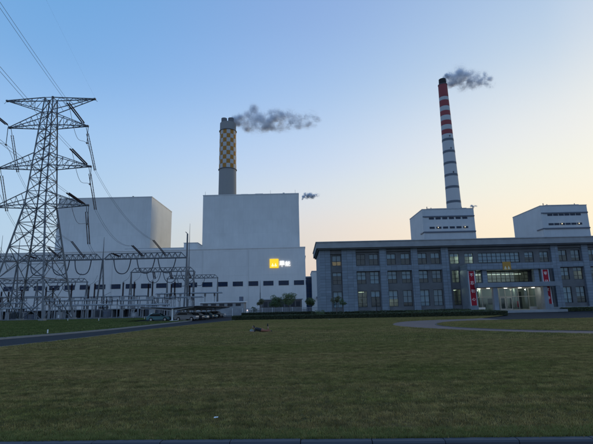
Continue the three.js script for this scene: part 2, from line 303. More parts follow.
// the two boiler houses behind the office
function smallBoiler(label, x0, x1, z1, h, lit) {
  const b = thing('far_boiler_house', label, 'building', [0, 0, 0], 'boiler houses behind the office roof');
  const z = -330;
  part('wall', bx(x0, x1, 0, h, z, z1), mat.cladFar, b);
  part('roof_edge', bx(x0 - 0.2, x1 + 0.2, h, h + 0.5, z + 0.2, z1), mat.cladTrim, b);
  part('penthouse', bx(x0 + 5, x1 - 4.5, h + 0.5, h + 1.3, z - 2, z1 + 6), mat.cladTrim, b);
  part('cornice', bx(x0 - 0.1, x1 + 0.1, h - 6.1, h - 5.2, z + 0.55, z), mat.darkTrim, b);
  part('ledge', bx(x0 - 0.1, x1 + 0.1, h - 18.3, h - 17.3, z + 0.6, z), mat.darkTrim, b);
  part('corner_column', bx(x0 + 0.1, x0 + 1.2, h - 30, h - 0.2, z + 0.3, z), mat.cladFar, b);
  part('side_ledge', bx(x0 - 0.5, x0, h - 18.3, h - 17.5, z - 0.2, z - 8), mat.darkTrim, b);
  const fr = merge([bx(-1.9, 1.9, 0.6, 0.78, 0, 0.16), bx(-1.9, 1.9, -0.78, -0.6, 0, 0.16), bx(-1.9, -1.72, -0.6, 0.6, 0, 0.16), bx(1.72, 1.9, -0.6, 0.6, 0, 0.16), bx(-0.1, 0.1, -0.6, 0.6, 0, 0.14)]), pn = bx(-1.72, 1.72, -0.6, 0.6, 0, 0.06);
  const n = 6, w0 = x0 + 6.7, w1 = x1 - 7.4;
  for (let r = 0; r < 2; r++) for (let i = 0; i < n; i++) {
    const w = part('window', fr, mat.frame, b, [w0 + (w1 - w0) * i / (n - 1), r ? h - 14.4 : h - 7.1, z + 0.002]);
    const on = lit.includes(r * 10 + i);
    part('pane', pn, mat.hallGlass, w, [0, 0, 0.002]);
    if (on) { const l = part('lamp', new THREE.SphereGeometry(0.4, 10, 8), glow(1, 0.82, 0.45, 0.9), w, [-0.6, 0.1, 0.5]); l.userData.label = 'lit lamp at the window'; lamp(w.position.x - 0.6, w.position.y + 0.1, z + 1.4, C(1, 0.86, 0.55), 1); }
  }
  for (const [u, hh] of [[0.12, 2.4], [0.2, 1.6], [0.8, 1.8]]) part('roof_pipe', new THREE.CylinderGeometry(0.3, 0.35, hh, 8), mat.steel, b, [x0 + (x1 - x0) * u, h + 0.5 + hh / 2, -333]);
  return b;
}
smallBoiler('grey boiler house with two window rows at the foot of the striped chimney', 97.6, 137.5, -368, 74.6, [11, 15]);
smallBoiler('grey boiler house with two window rows at the right end of the office roof', 189.3, 225.3, -374, 75.4, [12, 15]);

// ------------------------------------------------------------------ chimneys
{
  const c = thing('chequered_chimney', 'thick grey chimney with orange and white chequered band and four flues', 'chimney', [-84.5, 0, -520]);
  const R0 = 12.2, R1 = 10.1, H = 234, rad = (y) => R0 + (R1 - R0) * (y / H);
  part('shaft', new THREE.CylinderGeometry(rad(173), R0, 173, 40), mat.concrete, c, [0, 86.5, 0]);
  part('upper_shaft', new THREE.CylinderGeometry(R1, rad(223), H - 223, 40), mat.concrete, c, [0, (H + 223) / 2, 0]);
  const orange = M(C(0.52, 0.24, 0.035), 0.75, { map: concreteTex }), white = M(C(0.62, 0.62, 0.61), 0.75, { map: concreteTex });
  const rows = 9, cols = 14, hh = 50 / rows;
  for (let r = 0; r < rows; r++) for (let k = 0; k < cols; k++) {
    const y = 173 + r * hh, a = Math.PI * 2 / cols;
    const g = new THREE.CylinderGeometry(rad(y + hh) + 0.06, rad(y) + 0.06, hh, 4, 1, true, k * a, a);
    part('painted_square', g, (r + k) % 2 ? orange : white, c, [0, y + hh / 2, 0]);
  }
  part('band_core', new THREE.CylinderGeometry(rad(223) - 0.3, rad(173) - 0.3, 49.8, 30), mat.concrete, c, [0, 198, 0]);
  for (const [x, z] of [[-4.3, 4], [4.3, 4], [-4.3, -4], [4.3, -4]]) part('flue', new THREE.CylinderGeometry(3.6, 3.6, 8, 20), M(C(0.17, 0.17, 0.18), 0.8), c, [x, H + 1.6, z]);
  for (const y of [120, 172.6, 223.4]) part('platform', new THREE.CylinderGeometry(rad(y) + 0.9, rad(y) + 0.9, 0.5, 36), mat.steel, c, [0, y, 0]);
}
{
  const c = thing('striped_chimney', 'tall slender chimney, red and white bands above and dark rings below', 'chimney', [167.2, 0, -450]);
  const rad = (y) => 9.6 + (4.75 - 9.6) * Math.pow(y / 248, 0.9), red = M(C(0.36, 0.07, 0.08), 0.75, { map: concreteTex }), white = M(C(0.60, 0.62, 0.64), 0.75, { map: concreteTex }), cap = M(C(0.02, 0.02, 0.022), 0.8);  // red is softened: distance haze is put into the paint colour
  const cuts = [[0, 184, white], [184, 189.2, red], [189.2, 194.6, white], [194.6, 200, red], [200, 205.8, white], [205.8, 211.4, red], [211.4, 216.8, white], [216.8, 224, red], [224, 228, white], [228, 243.4, red]];
  cuts.forEach(([a, b, m]) => part(m === red ? 'red_band' : 'white_band', new THREE.CylinderGeometry(rad(b), rad(a), b - a, 32, 1, true), m, c, [0, (a + b) / 2, 0]));
  part('flue_cap', new THREE.CylinderGeometry(3.9, 4.1, 7.2, 24), cap, c, [0.2, 246.8, 0]);
  part('rim', new THREE.CylinderGeometry(5.1, 5.1, 0.8, 28), mat.steelDark, c, [0, 243.5, 0]);
  for (const y of [177.5, 164, 151, 137.5, 124, 108]) part('ring', new THREE.CylinderGeometry(rad(y) + 0.16, rad(y) + 0.18, 2.6, 32), M(C(0.10, 0.12, 0.15), 0.7), c, [0, y, 0]);
  for (const y of [181, 167, 140]) part('aviation_lamp', new THREE.BoxGeometry(1.1, 1.6, 0.6), mat.steelDark, c, [0.4, y, rad(y) + 0.3]);
}
// ------------------------------------------------------------------ smoke: drifting clouds of fine flakes
function plume(label, start, dir, len, r0, r1, n, flake, col, rise, puffCount, spread) {
  const g = thing('smoke_plume', label, 'smoke', [0, 0, 0], 'smoke drifting to the right');
  const geo = new THREE.TetrahedronGeometry(flake, 0);
  const m = new THREE.MeshPhysicalMaterial({ color: col, roughness: 1, specularIntensity: 0, transmission: 0.7, thickness: 0 });
  const gauss = () => Math.sqrt(-2 * Math.log(1 - rnd() * 0.9999)) * Math.cos(6.2832 * rnd());
  // billows along the drift: each a soft ball of flakes, thick near the flue and thin and torn at the far end
  const puffs = []; let total = 0;
  for (let i = 0; i < puffCount; i++) {
    const t = Math.pow((i + rnd()) / puffCount, 1.05), grow = Math.min(1, 0.28 + t * 3.2), r = r0 + (r1 - r0) * Math.min(1, t * 3), w = spread * r1 * grow * (1 - 0.45 * t);
    const weight = (1 - 0.93 * Math.pow(t, 0.8)) * r * r;
    total += weight;
    puffs.push([t * len, rise * (1 - Math.pow(1 - Math.min(1, t * 4), 2)) + rr(-w, w * 0.9), rr(-w, w), r * rr(0.5, 1) * (1 - 0.45 * t), total]);
  }
  const pts = []; let guard = 0;
  while (pts.length < n && guard++ < n * 20) {
    const q = rnd() * total, p = puffs.find((e) => q <= e[4]);
    const x = p[0] + gauss() * p[3] * 0.55, y = p[1] + gauss() * p[3] * 0.5, z = p[2] + gauss() * p[3] * 0.5;
    if (x < 0) continue;
    const f = 0.75 / r1, d = nz(x * f * 1.3, y * f * 1.5, z * f + start.x) + 0.6 * nz(x * f * 3 + 5.3, y * f * 3.1, z * f * 3);
    if (rnd() > 0.62 + 1.1 * d - 0.25 * x / len) continue;
    pts.push([x, y, z]);
  }
  const im = new THREE.InstancedMesh(geo, m, pts.length), o = new THREE.Object3D();
  pts.forEach(([x, y, z], i) => { o.position.set(start.x + dir.x * x - dir.z * z, start.y + y, start.z + dir.z * x + dir.x * z); o.rotation.set(rr(0, 6), rr(0, 6), rr(0, 6)); o.scale.setScalar(rr(0.5, 1.25)); o.updateMatrix(); im.setMatrixAt(i, o.matrix); });
  im.name = 'smoke'; im.userData.kind = 'stuff'; g.add(im); return g;
}
plume('grey smoke plume drifting right from the chequered chimney', V(-80, 237.5, -520), V(1, 0, -0.1).normalize(), 112, 4, 10.5, 165000, 0.17, C(0.96, 0.97, 0.99), 3, 80, 1.25);
plume('grey smoke plume drifting right from the striped chimney', V(167.4, 250, -450), V(1, 0, -0.15).normalize(), 62, 2.6, 8, 105000, 0.14, C(0.96, 0.97, 0.99), 2.5, 60, 1.15);
plume('small smoke wisp in the sky beside the tall boiler house', V(4.5, 84.5, -330), V(1, 0, -0.1).normalize(), 14, 1.3, 2.6, 20000, 0.09, C(0.9, 0.92, 0.95), 3.6, 18, 0.6);
plume('tiny steam puff at the roof corner of the grey boiler house', V(135.5, 75.6, -331), V(1, 0, 0), 5.5, 0.6, 1.2, 3000, 0.09, C(0.9, 0.9, 0.9), 1, 10, 0.7);
console.log('plant done');

// ------------------------------------------------------------------ writing: brush strokes of characters as polylines in a unit box (y down)
const GLYPH = {
  bu: [[[0.08, 0.14], [0.92, 0.14]], [[0.55, 0.14], [0.36, 0.42], [0.1, 0.62]], [[0.5, 0.3], [0.5, 0.95]], [[0.58, 0.42], [0.88, 0.64]]],
  wang: [[[0.48, 0.02], [0.52, 0.12]], [[0.1, 0.16], [0.9, 0.16]], [[0.24, 0.16], [0.24, 0.44], [0.84, 0.44]], [[0.12, 0.64], [0.06, 0.86]], [[0.3, 0.6], [0.34, 0.86], [0.46, 0.94], [0.7, 0.92], [0.74, 0.76]], [[0.5, 0.58], [0.56, 0.7]], [[0.84, 0.6], [0.94, 0.76]]],
  chu: [[[0.24, 0.03], [0.3, 0.12]], [[0.08, 0.22], [0.42, 0.22], [0.08, 0.58]], [[0.26, 0.42], [0.26, 0.96]], [[0.34, 0.5], [0.44, 0.62]], [[0.5, 0.2], [0.92, 0.2], [0.88, 0.84], [0.78, 0.92], [0.7, 0.84]], [[0.66, 0.2], [0.62, 0.6], [0.44, 0.92]]],
  xin: [[[0.16, 0.42], [0.08, 0.74]], [[0.32, 0.32], [0.36, 0.78], [0.5, 0.9], [0.74, 0.86], [0.78, 0.66]], [[0.48, 0.16], [0.58, 0.36]], [[0.8, 0.34], [0.94, 0.62]]],
  lao: [[[0.5, 0.02], [0.5, 0.12]], [[0.1, 0.3], [0.1, 0.16], [0.9, 0.16], [0.88, 0.3]], [[0.32, 0.34], [0.2, 0.54]], [[0.26, 0.46], [0.78, 0.46]], [[0.08, 0.68], [0.92, 0.68]], [[0.52, 0.32], [0.52, 0.98]]],
  ji: [[[0.16, 0.08], [0.26, 0.2]], [[0.06, 0.38], [0.26, 0.38], [0.26, 0.84], [0.4, 0.7]], [[0.46, 0.16], [0.86, 0.16], [0.86, 0.46], [0.5, 0.46], [0.5, 0.84], [0.6, 0.92], [0.9, 0.9], [0.92, 0.72]]],
  shi: [[[0.28, 0.04], [0.08, 0.46]], [[0.2, 0.3], [0.2, 0.96]], [[0.34, 0.18], [0.94, 0.18]], [[0.42, 0.3], [0.86, 0.3], [0.86, 0.52], [0.42, 0.52], [0.42, 0.3]], [[0.64, 0.06], [0.62, 0.6], [0.36, 0.94]], [[0.42, 0.6], [0.66, 0.82], [0.94, 0.94]]],
  ming: [[[0.5, 0.02], [0.3, 0.26], [0.04, 0.42]], [[0.5, 0.04], [0.7, 0.26], [0.96, 0.4]], [[0.34, 0.38], [0.66, 0.38]], [[0.16, 0.52], [0.42, 0.52], [0.42, 0.8], [0.16, 0.8], [0.16, 0.52]], [[0.56, 0.52], [0.86, 0.52], [0.86, 0.8], [0.76, 0.84]], [[0.56, 0.5], [0.56, 0.98]]],
  hua: [[[0.08, 0.12], [0.92, 0.1]], [[0.32, 0.02], [0.3, 0.22]], [[0.68, 0.0], [0.66, 0.22]], [[0.14, 0.3], [0.88, 0.28]], [[0.06, 0.46], [0.96, 0.44]], [[0.3, 0.3], [0.3, 0.6]], [[0.7, 0.28], [0.7, 0.6]], [[0.18, 0.6], [0.84, 0.58]], [[0.02, 0.76], [0.98, 0.72]], [[0.5, 0.2], [0.5, 1.1]]],
  neng: [[[0.28, 0.02], [0.08, 0.3], [0.42, 0.26]], [[0.34, 0.14], [0.46, 0.3]], [[0.12, 0.42], [0.12, 0.96]], [[0.12, 0.42], [0.42, 0.42], [0.42, 0.94], [0.32, 0.9]], [[0.12, 0.58], [0.42, 0.58]], [[0.12, 0.74], [0.42, 0.74]], [[0.9, 0.1], [0.6, 0.24]], [[0.58, 0.04], [0.58, 0.38], [0.94, 0.38], [0.94, 0.28]], [[0.9, 0.54], [0.6, 0.68]], [[0.58, 0.5], [0.58, 0.9], [0.96, 0.9], [0.96, 0.76]]],
};
function canvasTex(w, h, draw) { const c = document.createElement('canvas'); c.width = w; c.height = h; const x = c.getContext('2d'); draw(x, w, h); const t = new THREE.CanvasTexture(c); t.colorSpace = THREE.SRGBColorSpace; t.magFilter = THREE.LinearFilter; return t; }
function glyph(x, name, ox, oy, s, lw) { x.lineCap = x.lineJoin = 'round'; x.lineWidth = lw; for (const st of GLYPH[name]) { x.beginPath(); st.forEach(([a, b], i) => (i ? x.lineTo(ox + a * s, oy + b * s) : x.moveTo(ox + a * s, oy + b * s))); x.stroke(); } }
function glyphGeo(name, s, t, d) { const gs = []; for (const st of GLYPH[name]) for (let i = 0; i < st.length - 1; i++) { const [ax, ay] = st[i], [cx, cy] = st[i + 1], L = Math.hypot(cx - ax, cy - ay) * s, g = new THREE.BoxGeometry(L + t * 0.8, t * (1.1 - 0.3 * i / st.length), d); g.rotateZ(-Math.atan2(cy - ay, cx - ax)); g.translate((ax + cx) / 2 * s, (1 - (ay + cy) / 2) * s, gs.length * 0.004); gs.push(g); } return merge(gs); }

// lit sign on the turbine hall wall
{
  const s = thing('illuminated_sign', 'glowing yellow square and white brush characters on the hall wall', 'sign', [-14.6, 22.9, -229.9]);
  const yellow = new THREE.MeshStandardMaterial({ color: C(0.5, 0.35, 0.02), emissive: C(1, 0.66, 0.02), emissiveIntensity: 0.95, roughness: 0.6 });
  const whiteGlow = new THREE.MeshStandardMaterial({ color: C(0.6, 0.6, 0.6), emissive: C(1, 0.98, 0.95), emissiveIntensity: 1.0, roughness: 0.6 });
  part('yellow_panel', bx(0, 4.6, 0, 4.7, 0.05, 0.4), yellow, s);
  const pale = new THREE.MeshStandardMaterial({ color: C(0.6, 0.6, 0.5), emissive: C(1, 0.95, 0.45), emissiveIntensity: 1.0, roughness: 0.6 });
  for (const ox of [0.95, 2.5]) {   // two small house-like figures at the foot of the square
    const sh = new THREE.Shape([[0, 0], [0, 0.75], [0.28, 0.75], [0.28, 1.2], [0.55, 1.75], [0.85, 1.2], [0.85, 0.75], [1.15, 0.75], [1.15, 0]].map(([x, y]) => new THREE.Vector2(x, y)));
    sh.holes.push(new THREE.Path([[0.42, 0.3], [0.42, 0.6], [0.72, 0.6], [0.72, 0.3]].map(([x, y]) => new THREE.Vector2(x, y))));
    part('emblem_mark', new THREE.ExtrudeGeometry(sh, { depth: 0.08, bevelEnabled: false }), pale, s, [ox, 0.75, 0.4]);
  }
  const c1 = part('character', glyphGeo('hua', 2.9, 0.22, 0.3), whiteGlow, s, [5.0, 0.75, 0.25]); c1.userData.label = 'white glowing first character';
  part('character', glyphGeo('neng', 2.8, 0.2, 0.3), whiteGlow, s, [8.05, 0.65, 0.25]);
  const l = new THREE.RectAreaLight(C(1, 0.72, 0.1), 0.9, 4.6, 4.7); l.position.set(-12.3, 25.25, -229.35); l.lookAt(-12.3, 25.25, -100); scene.add(l);
  const l2 = new THREE.RectAreaLight(C(1, 0.98, 0.95), 0.5, 5.8, 2.9); l2.position.set(-6.7, 25.1, -229.2); l2.lookAt(-6.7, 25.1, -100); scene.add(l2);
}
// pale annex and glazed link between the hall and the office
{
  const a = thing('pale_annex', 'narrow pale building with a dark canopy beside the office', 'building', [0, 0, -170]);
  part('wall', bx(5.5, 22, 0, 15.6, 0, -18), mat.clad, a); part('roof_edge', bx(5.4, 22.1, 15.6, 15.95, 0.15, -18.1), mat.cladTrim, a);
  part('canopy', bx(7.0, 9.6, 5.4, 6.0, 0, 1.6), mat.darkTrim, a);
  part('door', bx(7.4, 9.2, 0, 3.2, 0, 0.1), mat.cladTrim, a);
  const g = thing('glazed_link', 'dark blue glass stair link beside the pale annex', 'building', [0, 0, -175]);
  part('glass_wall', bx(3.3, 5.5, 0, 13.8, 0, -10), mat.hallGlass, g); part('roof_slab', bx(3.2, 5.5, 13.8, 14.2, 0.2, -10), mat.cladTrim, g);
  for (let y = 1.6; y < 13.5; y += 2.0) part('transom', bx(3.3, 5.5, y, y + 0.12, 0.08, -0.1), mat.frame, g);
  part('mullion', bx(4.35, 4.5, 0, 13.8, 0.1, -0.1), mat.frame, g);
  const s = thing('service_shed', 'low grey brown shed with louvres in front of the turbine hall', 'shed', [0, 0, -196]);
  part('wall', bx(-16.5, 1.6, 0, 5.6, 0, -8), M(C(0.20, 0.19, 0.185), 0.85, { map: roughTex }), s); part('roof', bx(-16.9, 2.0, 5.6, 6.0, 0.4, -8.3), mat.cladTrim, s);
  for (let i = 0; i < 7; i++) part('louvre', bx(-15.4 + i * 2.4, -13.6 + i * 2.4, 2.6, 4.8, 0, 0.1), mat.frame, s);
}

// ------------------------------------------------------------------ office building
const RIGHT = (x) => 88.6 - x;                       // the facade is mirrored about the entrance
{
  const b = thing('office_building', 'three storey blue grey stone office with a columned entrance and lit windows', 'building');
  const Z = -95, ZR = -95.5, ZB = -101;
  // stone piers
  const piers = [[4.9, 7.2], [9.7, 12.8], [17.95, 19.5], [24.9, 26.3], [31.5, 33.05]];
  for (const [p, q] of [...piers, ...piers.map(([p, q]) => [RIGHT(q), RIGHT(p)])]) part('pier', bx(p, q, 0.9, 14.2, Z, Z - 0.82), mat.stone, b);
  const bays = [[12.8, 17.95], [19.5, 24.9], [26.3, 31.5]], all = [...bays, ...bays.map(([p, q]) => [RIGHT(q), RIGHT(p)])];
  const strips = [[7.2, 9.7], [RIGHT(9.7), RIGHT(7.2)]];
  for (const [p, q] of all) {
    part('spandrel', bx(p, q, 9.42, 10.5, Z - 0.06, Z - 0.8), mat.stone, b);
    part('lintel', bx(p, q, 13.62, 14.2, Z - 0.12, Z - 0.8), mat.infill, b);
  }
  for (const [p, q] of strips) part('lintel', bx(p, q, 13.3, 14.2, Z - 0.12, Z - 0.8), mat.infill, b);
  part('plinth', merge([bx(4.7, 36.0, 0, 0.9, Z + 0.12, Z - 0.8), bx(52.6, 83.9, 0, 0.9, Z + 0.12, Z - 0.8)]), mat.plinth, b);
  part('roof', bx(4.2, 84.4, 14.5, 15.75, Z + 1.0, Z - 19), mat.fascia, b);
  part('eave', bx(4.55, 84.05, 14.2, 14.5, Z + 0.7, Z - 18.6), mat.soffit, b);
  part('roof_cap', bx(4.05, 84.55, 15.75, 15.92, Z + 1.15, Z - 19.2), mat.cladTrim, b);
  part('side_wall', bx(4.9, 5.3, 0.9, 14.2, Z - 0.82, -113), mat.stone, b); part('side_wall', bx(83.3, 83.7, 0.9, 14.2, Z - 0.82, -113), mat.stone, b);
  part('rear_wall', bx(4.9, 83.7, 0, 14.2, -113, -113.4), mat.stone, b);
  // rooms behind the windows
  part('inner_wall', bx(5.3, 83.3, 0, 14.2, ZB, ZB - 0.2), mat.inner, b);
  for (const y of [5.5, 9.85]) part('floor_slab', bx(5.3, 83.3, y, y + 0.25, Z - 0.84, ZB), mat.innerDark, b);
  part('ground_slab', bx(5.3, 83.3, 0.2, 0.5, Z - 0.84, ZB), mat.innerDark, b);
  for (const x of [...piers.slice(1).map(([p, q]) => (p + q) / 2), ...bays.map(([p, q]) => (p + q) / 2)]) for (const s of [x, RIGHT(x)]) part('partition', bx(s - 0.06, s + 0.06, 0.5, 14.2, Z - 0.84, ZB), mat.inner, b);
  for (const x of [36.05, 52.3]) part('partition', bx(x - 0.06, x + 0.06, 0.5, 14.2, Z - 0.84, ZB), mat.inner, b);
  for (const x of [39.1, 49.4, 54.0]) part('partition', bx(x - 0.06, x + 0.06, 10.1, 14.2, Z - 0.84, ZB), mat.inner, b);
  const cache = {};
  function frameGeo(w, h, cols, rows) {
    const k = [w.toFixed(2), h.toFixed(2), cols, rows.join()].join('/'); if (cache[k]) return cache[k];
    const t = 0.09, gs = [bx(0, w, 0, t, -0.06, 0.06), bx(0, w, h - t, h, -0.06, 0.06), bx(0, t, t, h - t, -0.06, 0.06), bx(w - t, w, t, h - t, -0.06, 0.06)];
    const ys = [t, ...rows.map((r) => r * h), h - t];
    for (let c = 1; c < cols; c++) for (let r = 0; r < ys.length - 1; r++) gs.push(bx(w * c / cols - 0.05, w * c / cols + 0.05, ys[r] + (r ? 0.04 : 0), ys[r + 1] - (r < ys.length - 2 ? 0.04 : 0), -0.05, 0.05));
    for (const r of rows) gs.push(bx(t, w - t, r * h - 0.04, r * h + 0.04, -0.05, 0.05));
    return (cache[k] = { frame: merge(gs), pane: bx(t, w - t, t, h - t, -0.012, -0.002) });
  }
  const paneGeo = {};
  function win(x0, x1, y0, y1, cols, rows, opt = {}) {
    const w = x1 - x0, h = y1 - y0, g = frameGeo(w, h, cols, rows), f = part('window', g.frame, mat.frame, b, [x0, y0, ZR - 0.16]);
    part('pane', g.pane, mat.glass, f);
    const drop = opt.blind ?? (y0 < 3 ? [1, 1, 0.78, 0.62, 1, 0.4] : y0 < 8 ? [0.66, 0.66, 0.34, 0.5, 1, 0.66] : [0.5, 0.5, 0.3, 0.72, 0.5, 0])[Math.floor(rnd() * 6)];
    if (drop > 0.05) part('blind', bx(0.05, w - 0.05, h * (1 - drop) + 0.05, h - 0.03, -0.26, -0.24), opt.mat ?? (rnd() < 0.75 ? mat.blind : mat.curtain), f);
    if (opt.lit) {
      const xm = (x0 + x1) / 2, ly = opt.ly ?? Math.min(y1 + 0.15, y0 + 3.2), c = opt.color ?? C(1, 0.9, 0.6);
      const l = part('ceiling_lamp', bx(-0.55, 0.55, 0, 0.08, -0.5, 0.5), glow(c.r, c.g, c.b, 0.9), b, [xm, ly + 0.04, -97.4]); l.userData.label = 'lit ceiling lamp behind the window';
      lamp(xm, ly - 0.12, -97.4, c, opt.lit * 1.9, 8);
    }
    return f;
  }
  // bays: pairs of windows on three floors
  const litBay = {};                                  // key: bay index, floor, side
  const L = (i, f, s, lit, blind, color) => (litBay[[i, f, s].join()] = { lit, blind, color });
  L(0, 0, 0, 2.2, 0.0, C(0.95, 0.95, 0.6)); L(1, 0, 0, 6, 0.55, C(1, 0.95, 0.62)); L(3, 0, 0, 3, 0.0, C(0.95, 0.95, 0.6)); L(3, 0, 1, 2.8, 0.0, C(0.95, 0.95, 0.6)); L(5, 1, 1, 2, 0.3);
  all.forEach(([p, q], i) => {
    const xs = [[p + 0.12, p + 2.1], [q - 2.2, q - 0.22]];
    part('upper_infill', wallHoles(p, q, 10.5, 13.62, xs.map(([a, c]) => [a, c, 10.72, 13.15]), ZR, 0.3), mat.infill, b);
    part('lower_infill', wallHoles(p, q, 0.9, 9.42, xs.flatMap(([a, c]) => [[a, c, 6.65, 9.3], [a, c, 1.7, 5.15]]), ZR, 0.3), mat.infill, b);
    xs.forEach(([a, c], s) => {
      win(a, c, 10.72, 13.15, 2, [0.52], litBay[[i, 2, s].join()]);
      win(a, c, 6.65, 9.3, 2, [0.34, 0.7], litBay[[i, 1, s].join()]);
      win(a, c, 1.7, 5.15, 2, [0.24, 0.62], litBay[[i, 0, s].join()]);
    });
  });
  strips.forEach(([p, q], i) => {
    const a = p + 0.4, c = q - 0.12;
    part('strip_infill', wallHoles(p, q, 0.9, 13.3, [[a, c, 10.72, 13.0], [a, c, 6.65, 9.3], [a, c, 1.7, 5.15]], ZR, 0.3), mat.infill, b);
    win(a, c, 10.72, 13.0, 2, [0.45], i ? {} : { lit: 12, blind: 0.62, color: C(1, 0.55, 0.16), ly: 12.2, mat: mat.curtain }); win(a, c, 6.65, 9.3, 2, [0.34, 0.7]); win(a, c, 1.7, 5.15, 2, [0.24, 0.62]);
  });
  // central part
  const c0 = 33.05, c1 = 55.55;
  const top = [[33.5, 35.45, { lit: 13, blind: 0.3, color: C(0.95, 0.98, 0.62) }], [36.7, 38.6, { lit: 9, blind: 0.35, color: C(0.95, 0.98, 0.7) }], [49.9, 51.9, {}], [53.2, 55.15, {}]];
  part('lintel', bx(c0, c1, 13.62, 14.2, Z - 0.12, Z - 0.8), mat.infill, b);
  part('upper_infill', wallHoles(c0, c1, 10.3, 13.62, [...top.map(([a, c]) => [a, c, 10.6, 12.9]), [39.7, 48.8, 10.6, 12.9]], ZR, 0.3), mat.infill, b);
  for (const [a, c, o] of top) win(a, c, 10.6, 12.9, 2, [0.3, 0.66], o);
  win(39.7, 48.8, 10.6, 12.9, 9, [0.3, 0.66], { blind: 0.9, mat: mat.blind });
  const side = [[33.6, 35.2], [53.4, 55.0]];
  part('lower_infill', wallHoles(c0, c1, 0.9, 10.3, [...side.flatMap(([a, c]) => [[a, c, 6.5, 9.2], [a, c, 1.7, 5.15]]), [38.4, 50.2, 6.4, 8.7], [37.4, 51.2, 0.95, 5.1]], ZR, 0.3), mat.infill, b);
  side.forEach(([a, c], i) => { win(a, c, 6.5, 9.2, 2, [0.34, 0.7], i ? {} : { lit: 7, blind: 0, color: C(0.95, 0.98, 0.7) }); win(a, c, 1.7, 5.15, 2, [0.24, 0.62], i ? {} : { lit: 1.8, blind: 0, color: C(0.95, 0.95, 0.62) }); });
  win(38.4, 50.2, 6.4, 8.7, 12, [0.32, 0.68], { blind: 0.0 });
  for (let i = 0; i < 5; i++) { const x = 39.8 + i * 2.2; part('ceiling_lamp', bx(x - 0.95, x + 0.95, 8.12, 8.3, -97.6, -97.3), glow(1, 0.97, 0.74, 0.8), b).userData.label = 'tube lamp above the balcony room'; lamp(x, 8.0, -97.45, C(1, 0.96, 0.66), 6, 10); }
  // entrance: lobby glazing, doors
  const lobby = part('lobby_glazing', merge([...[37.4, 39.3, 41.5, 43.0, 44.3, 45.6, 47.1, 49.3, 51.1].map((x) => bx(x - 0.06, x + 0.06, 0.6, 5.05, -94.6, -94.72)), bx(37.4, 51.2, 3.2, 3.34, -94.58, -94.74), bx(37.4, 51.2, 4.95, 5.1, -94.58, -94.74), bx(37.4, 51.2, 0.5, 0.6, -94.58, -94.74)]), M(C(0.25, 0.27, 0.28), 0.4), b);
  [37.4, 39.3, 41.5, 43.0, 44.3, 45.6, 47.1, 49.3].forEach((x, i, a) => part('pane', bx(x + 0.06, (a[i + 1] ?? 51.1) - 0.06, 0.62, 4.94, -94.65, -94.66), mat.glass, lobby));
  for (const x of [43.0, 44.4]) { const d = part('door', merge([bx(x + 0.06, x + 0.14, 0.6, 3.1, -94.5, -94.58), bx(x + 1.12, x + 1.2, 0.6, 3.1, -94.5, -94.58), bx(x + 0.14, x + 1.12, 3.0, 3.1, -94.5, -94.58), bx(x + 0.14, x + 1.12, 0.6, 0.75, -94.5, -94.58)]), mat.cladTrim, b); part('handle', bx(x > 44 ? x + 0.2 : x + 1.0, x > 44 ? x + 0.26 : x + 1.06, 1.3, 2.2, -94.4, -94.46), mat.pale, d); }
  part('lobby_floor', bx(37.2, 51.4, 0.5, 0.58, -94.75, ZB), mat.inner, b);
  for (const x of [40, 44.3, 48.6]) { part('ceiling_lamp', bx(x - 0.6, x + 0.6, 5.3, 5.38, -98.4, -97.4), glow(1, 0.97, 0.8, 1.0), b).userData.label = 'lit lobby ceiling lamp'; lamp(x, 5.1, -97.9, C(0.95, 0.97, 0.62), 7.5, 12); }
  for (const [x0, x1, y1] of [[37.6, 38.7, 4.6], [39.4, 40.2, 3.4], [41.2, 42.1, 3.2], [43.2, 45.4, 3.0], [46.3, 46.9, 3.4], [48.2, 49.0, 3.2], [50.0, 50.9, 4.4]]) part('lobby_doorway', bx(x0, x1, 0.58, y1, ZB + 0.12, ZB + 0.02), mat.frame, b);
  for (const x of [40.6, 48.0]) part('lobby_column', new THREE.CylinderGeometry(0.32, 0.32, 4.7, 16), mat.inner, b, [x, 2.95, -98.6]);
  part('reception_board', bx(47.5, 48.0, 1.0, 2.3, -96.3, -96.4), mat.red, b);
  part('reception_desk', bx(41.8, 44.8, 0.6, 1.7, -99, -99.7), mat.plinth, b);
  // portico
  part('header_beam', bx(35.4, 53.3, 8.85, 10.12, -91, -95.4), mat.stone, b);
  part('entrance_pier', bx(35.3, 37.05, 0.5, 8.85, -91.3, -95.4), mat.stonePlain, b);
  part('entrance_pier', bx(50.75, 52.45, 0.5, 8.85, -91.3, -95.4), mat.stonePlain, b);
  part('balcony_slab', bx(37.05, 50.75, 5.25, 6.1, -91.0, -95.4), mat.stonePlain, b);
  part('canopy', bx(36.5, 53.3, 5.15, 6.05, -89.2, -90.99), mat.stonePlain, b);
  part('canopy_soffit', bx(37.05, 50.75, 5.05, 5.25, -91.0, -94.55), mat.plinth, b);
  part('balcony_column', bx(38.6, 39.55, 6.1, 8.85, -91.5, -92.4), mat.stone, b); part('balcony_column', bx(49.4, 50.35, 6.1, 8.85, -91.5, -92.4), mat.stone, b);
  part('entrance_column', bx(39.6, 40.5, 0.5, 5.15, -89.5, -90.4), mat.stonePlain, b); part('entrance_column', bx(49.75, 50.6, 0.5, 5.15, -89.5, -90.4), mat.stonePlain, b);
  part('porch_floor', bx(35.0, 53.6, 0, 0.5, -88.6, -94.75), mat.plinth, b);
  part('step', bx(37.5, 51, 0, 0.17, -87.6, -88.2), mat.plinth, b); part('step', bx(37.5, 51, 0, 0.33, -88.2, -88.6), mat.plinth, b);
  part('low_wall', bx(37.2, 39.3, 0.5, 1.15, -93.4, -93.9), mat.white, b); part('low_wall', bx(48.7, 50.2, 0.5, 1.1, -93.4, -93.9), mat.pale, b);
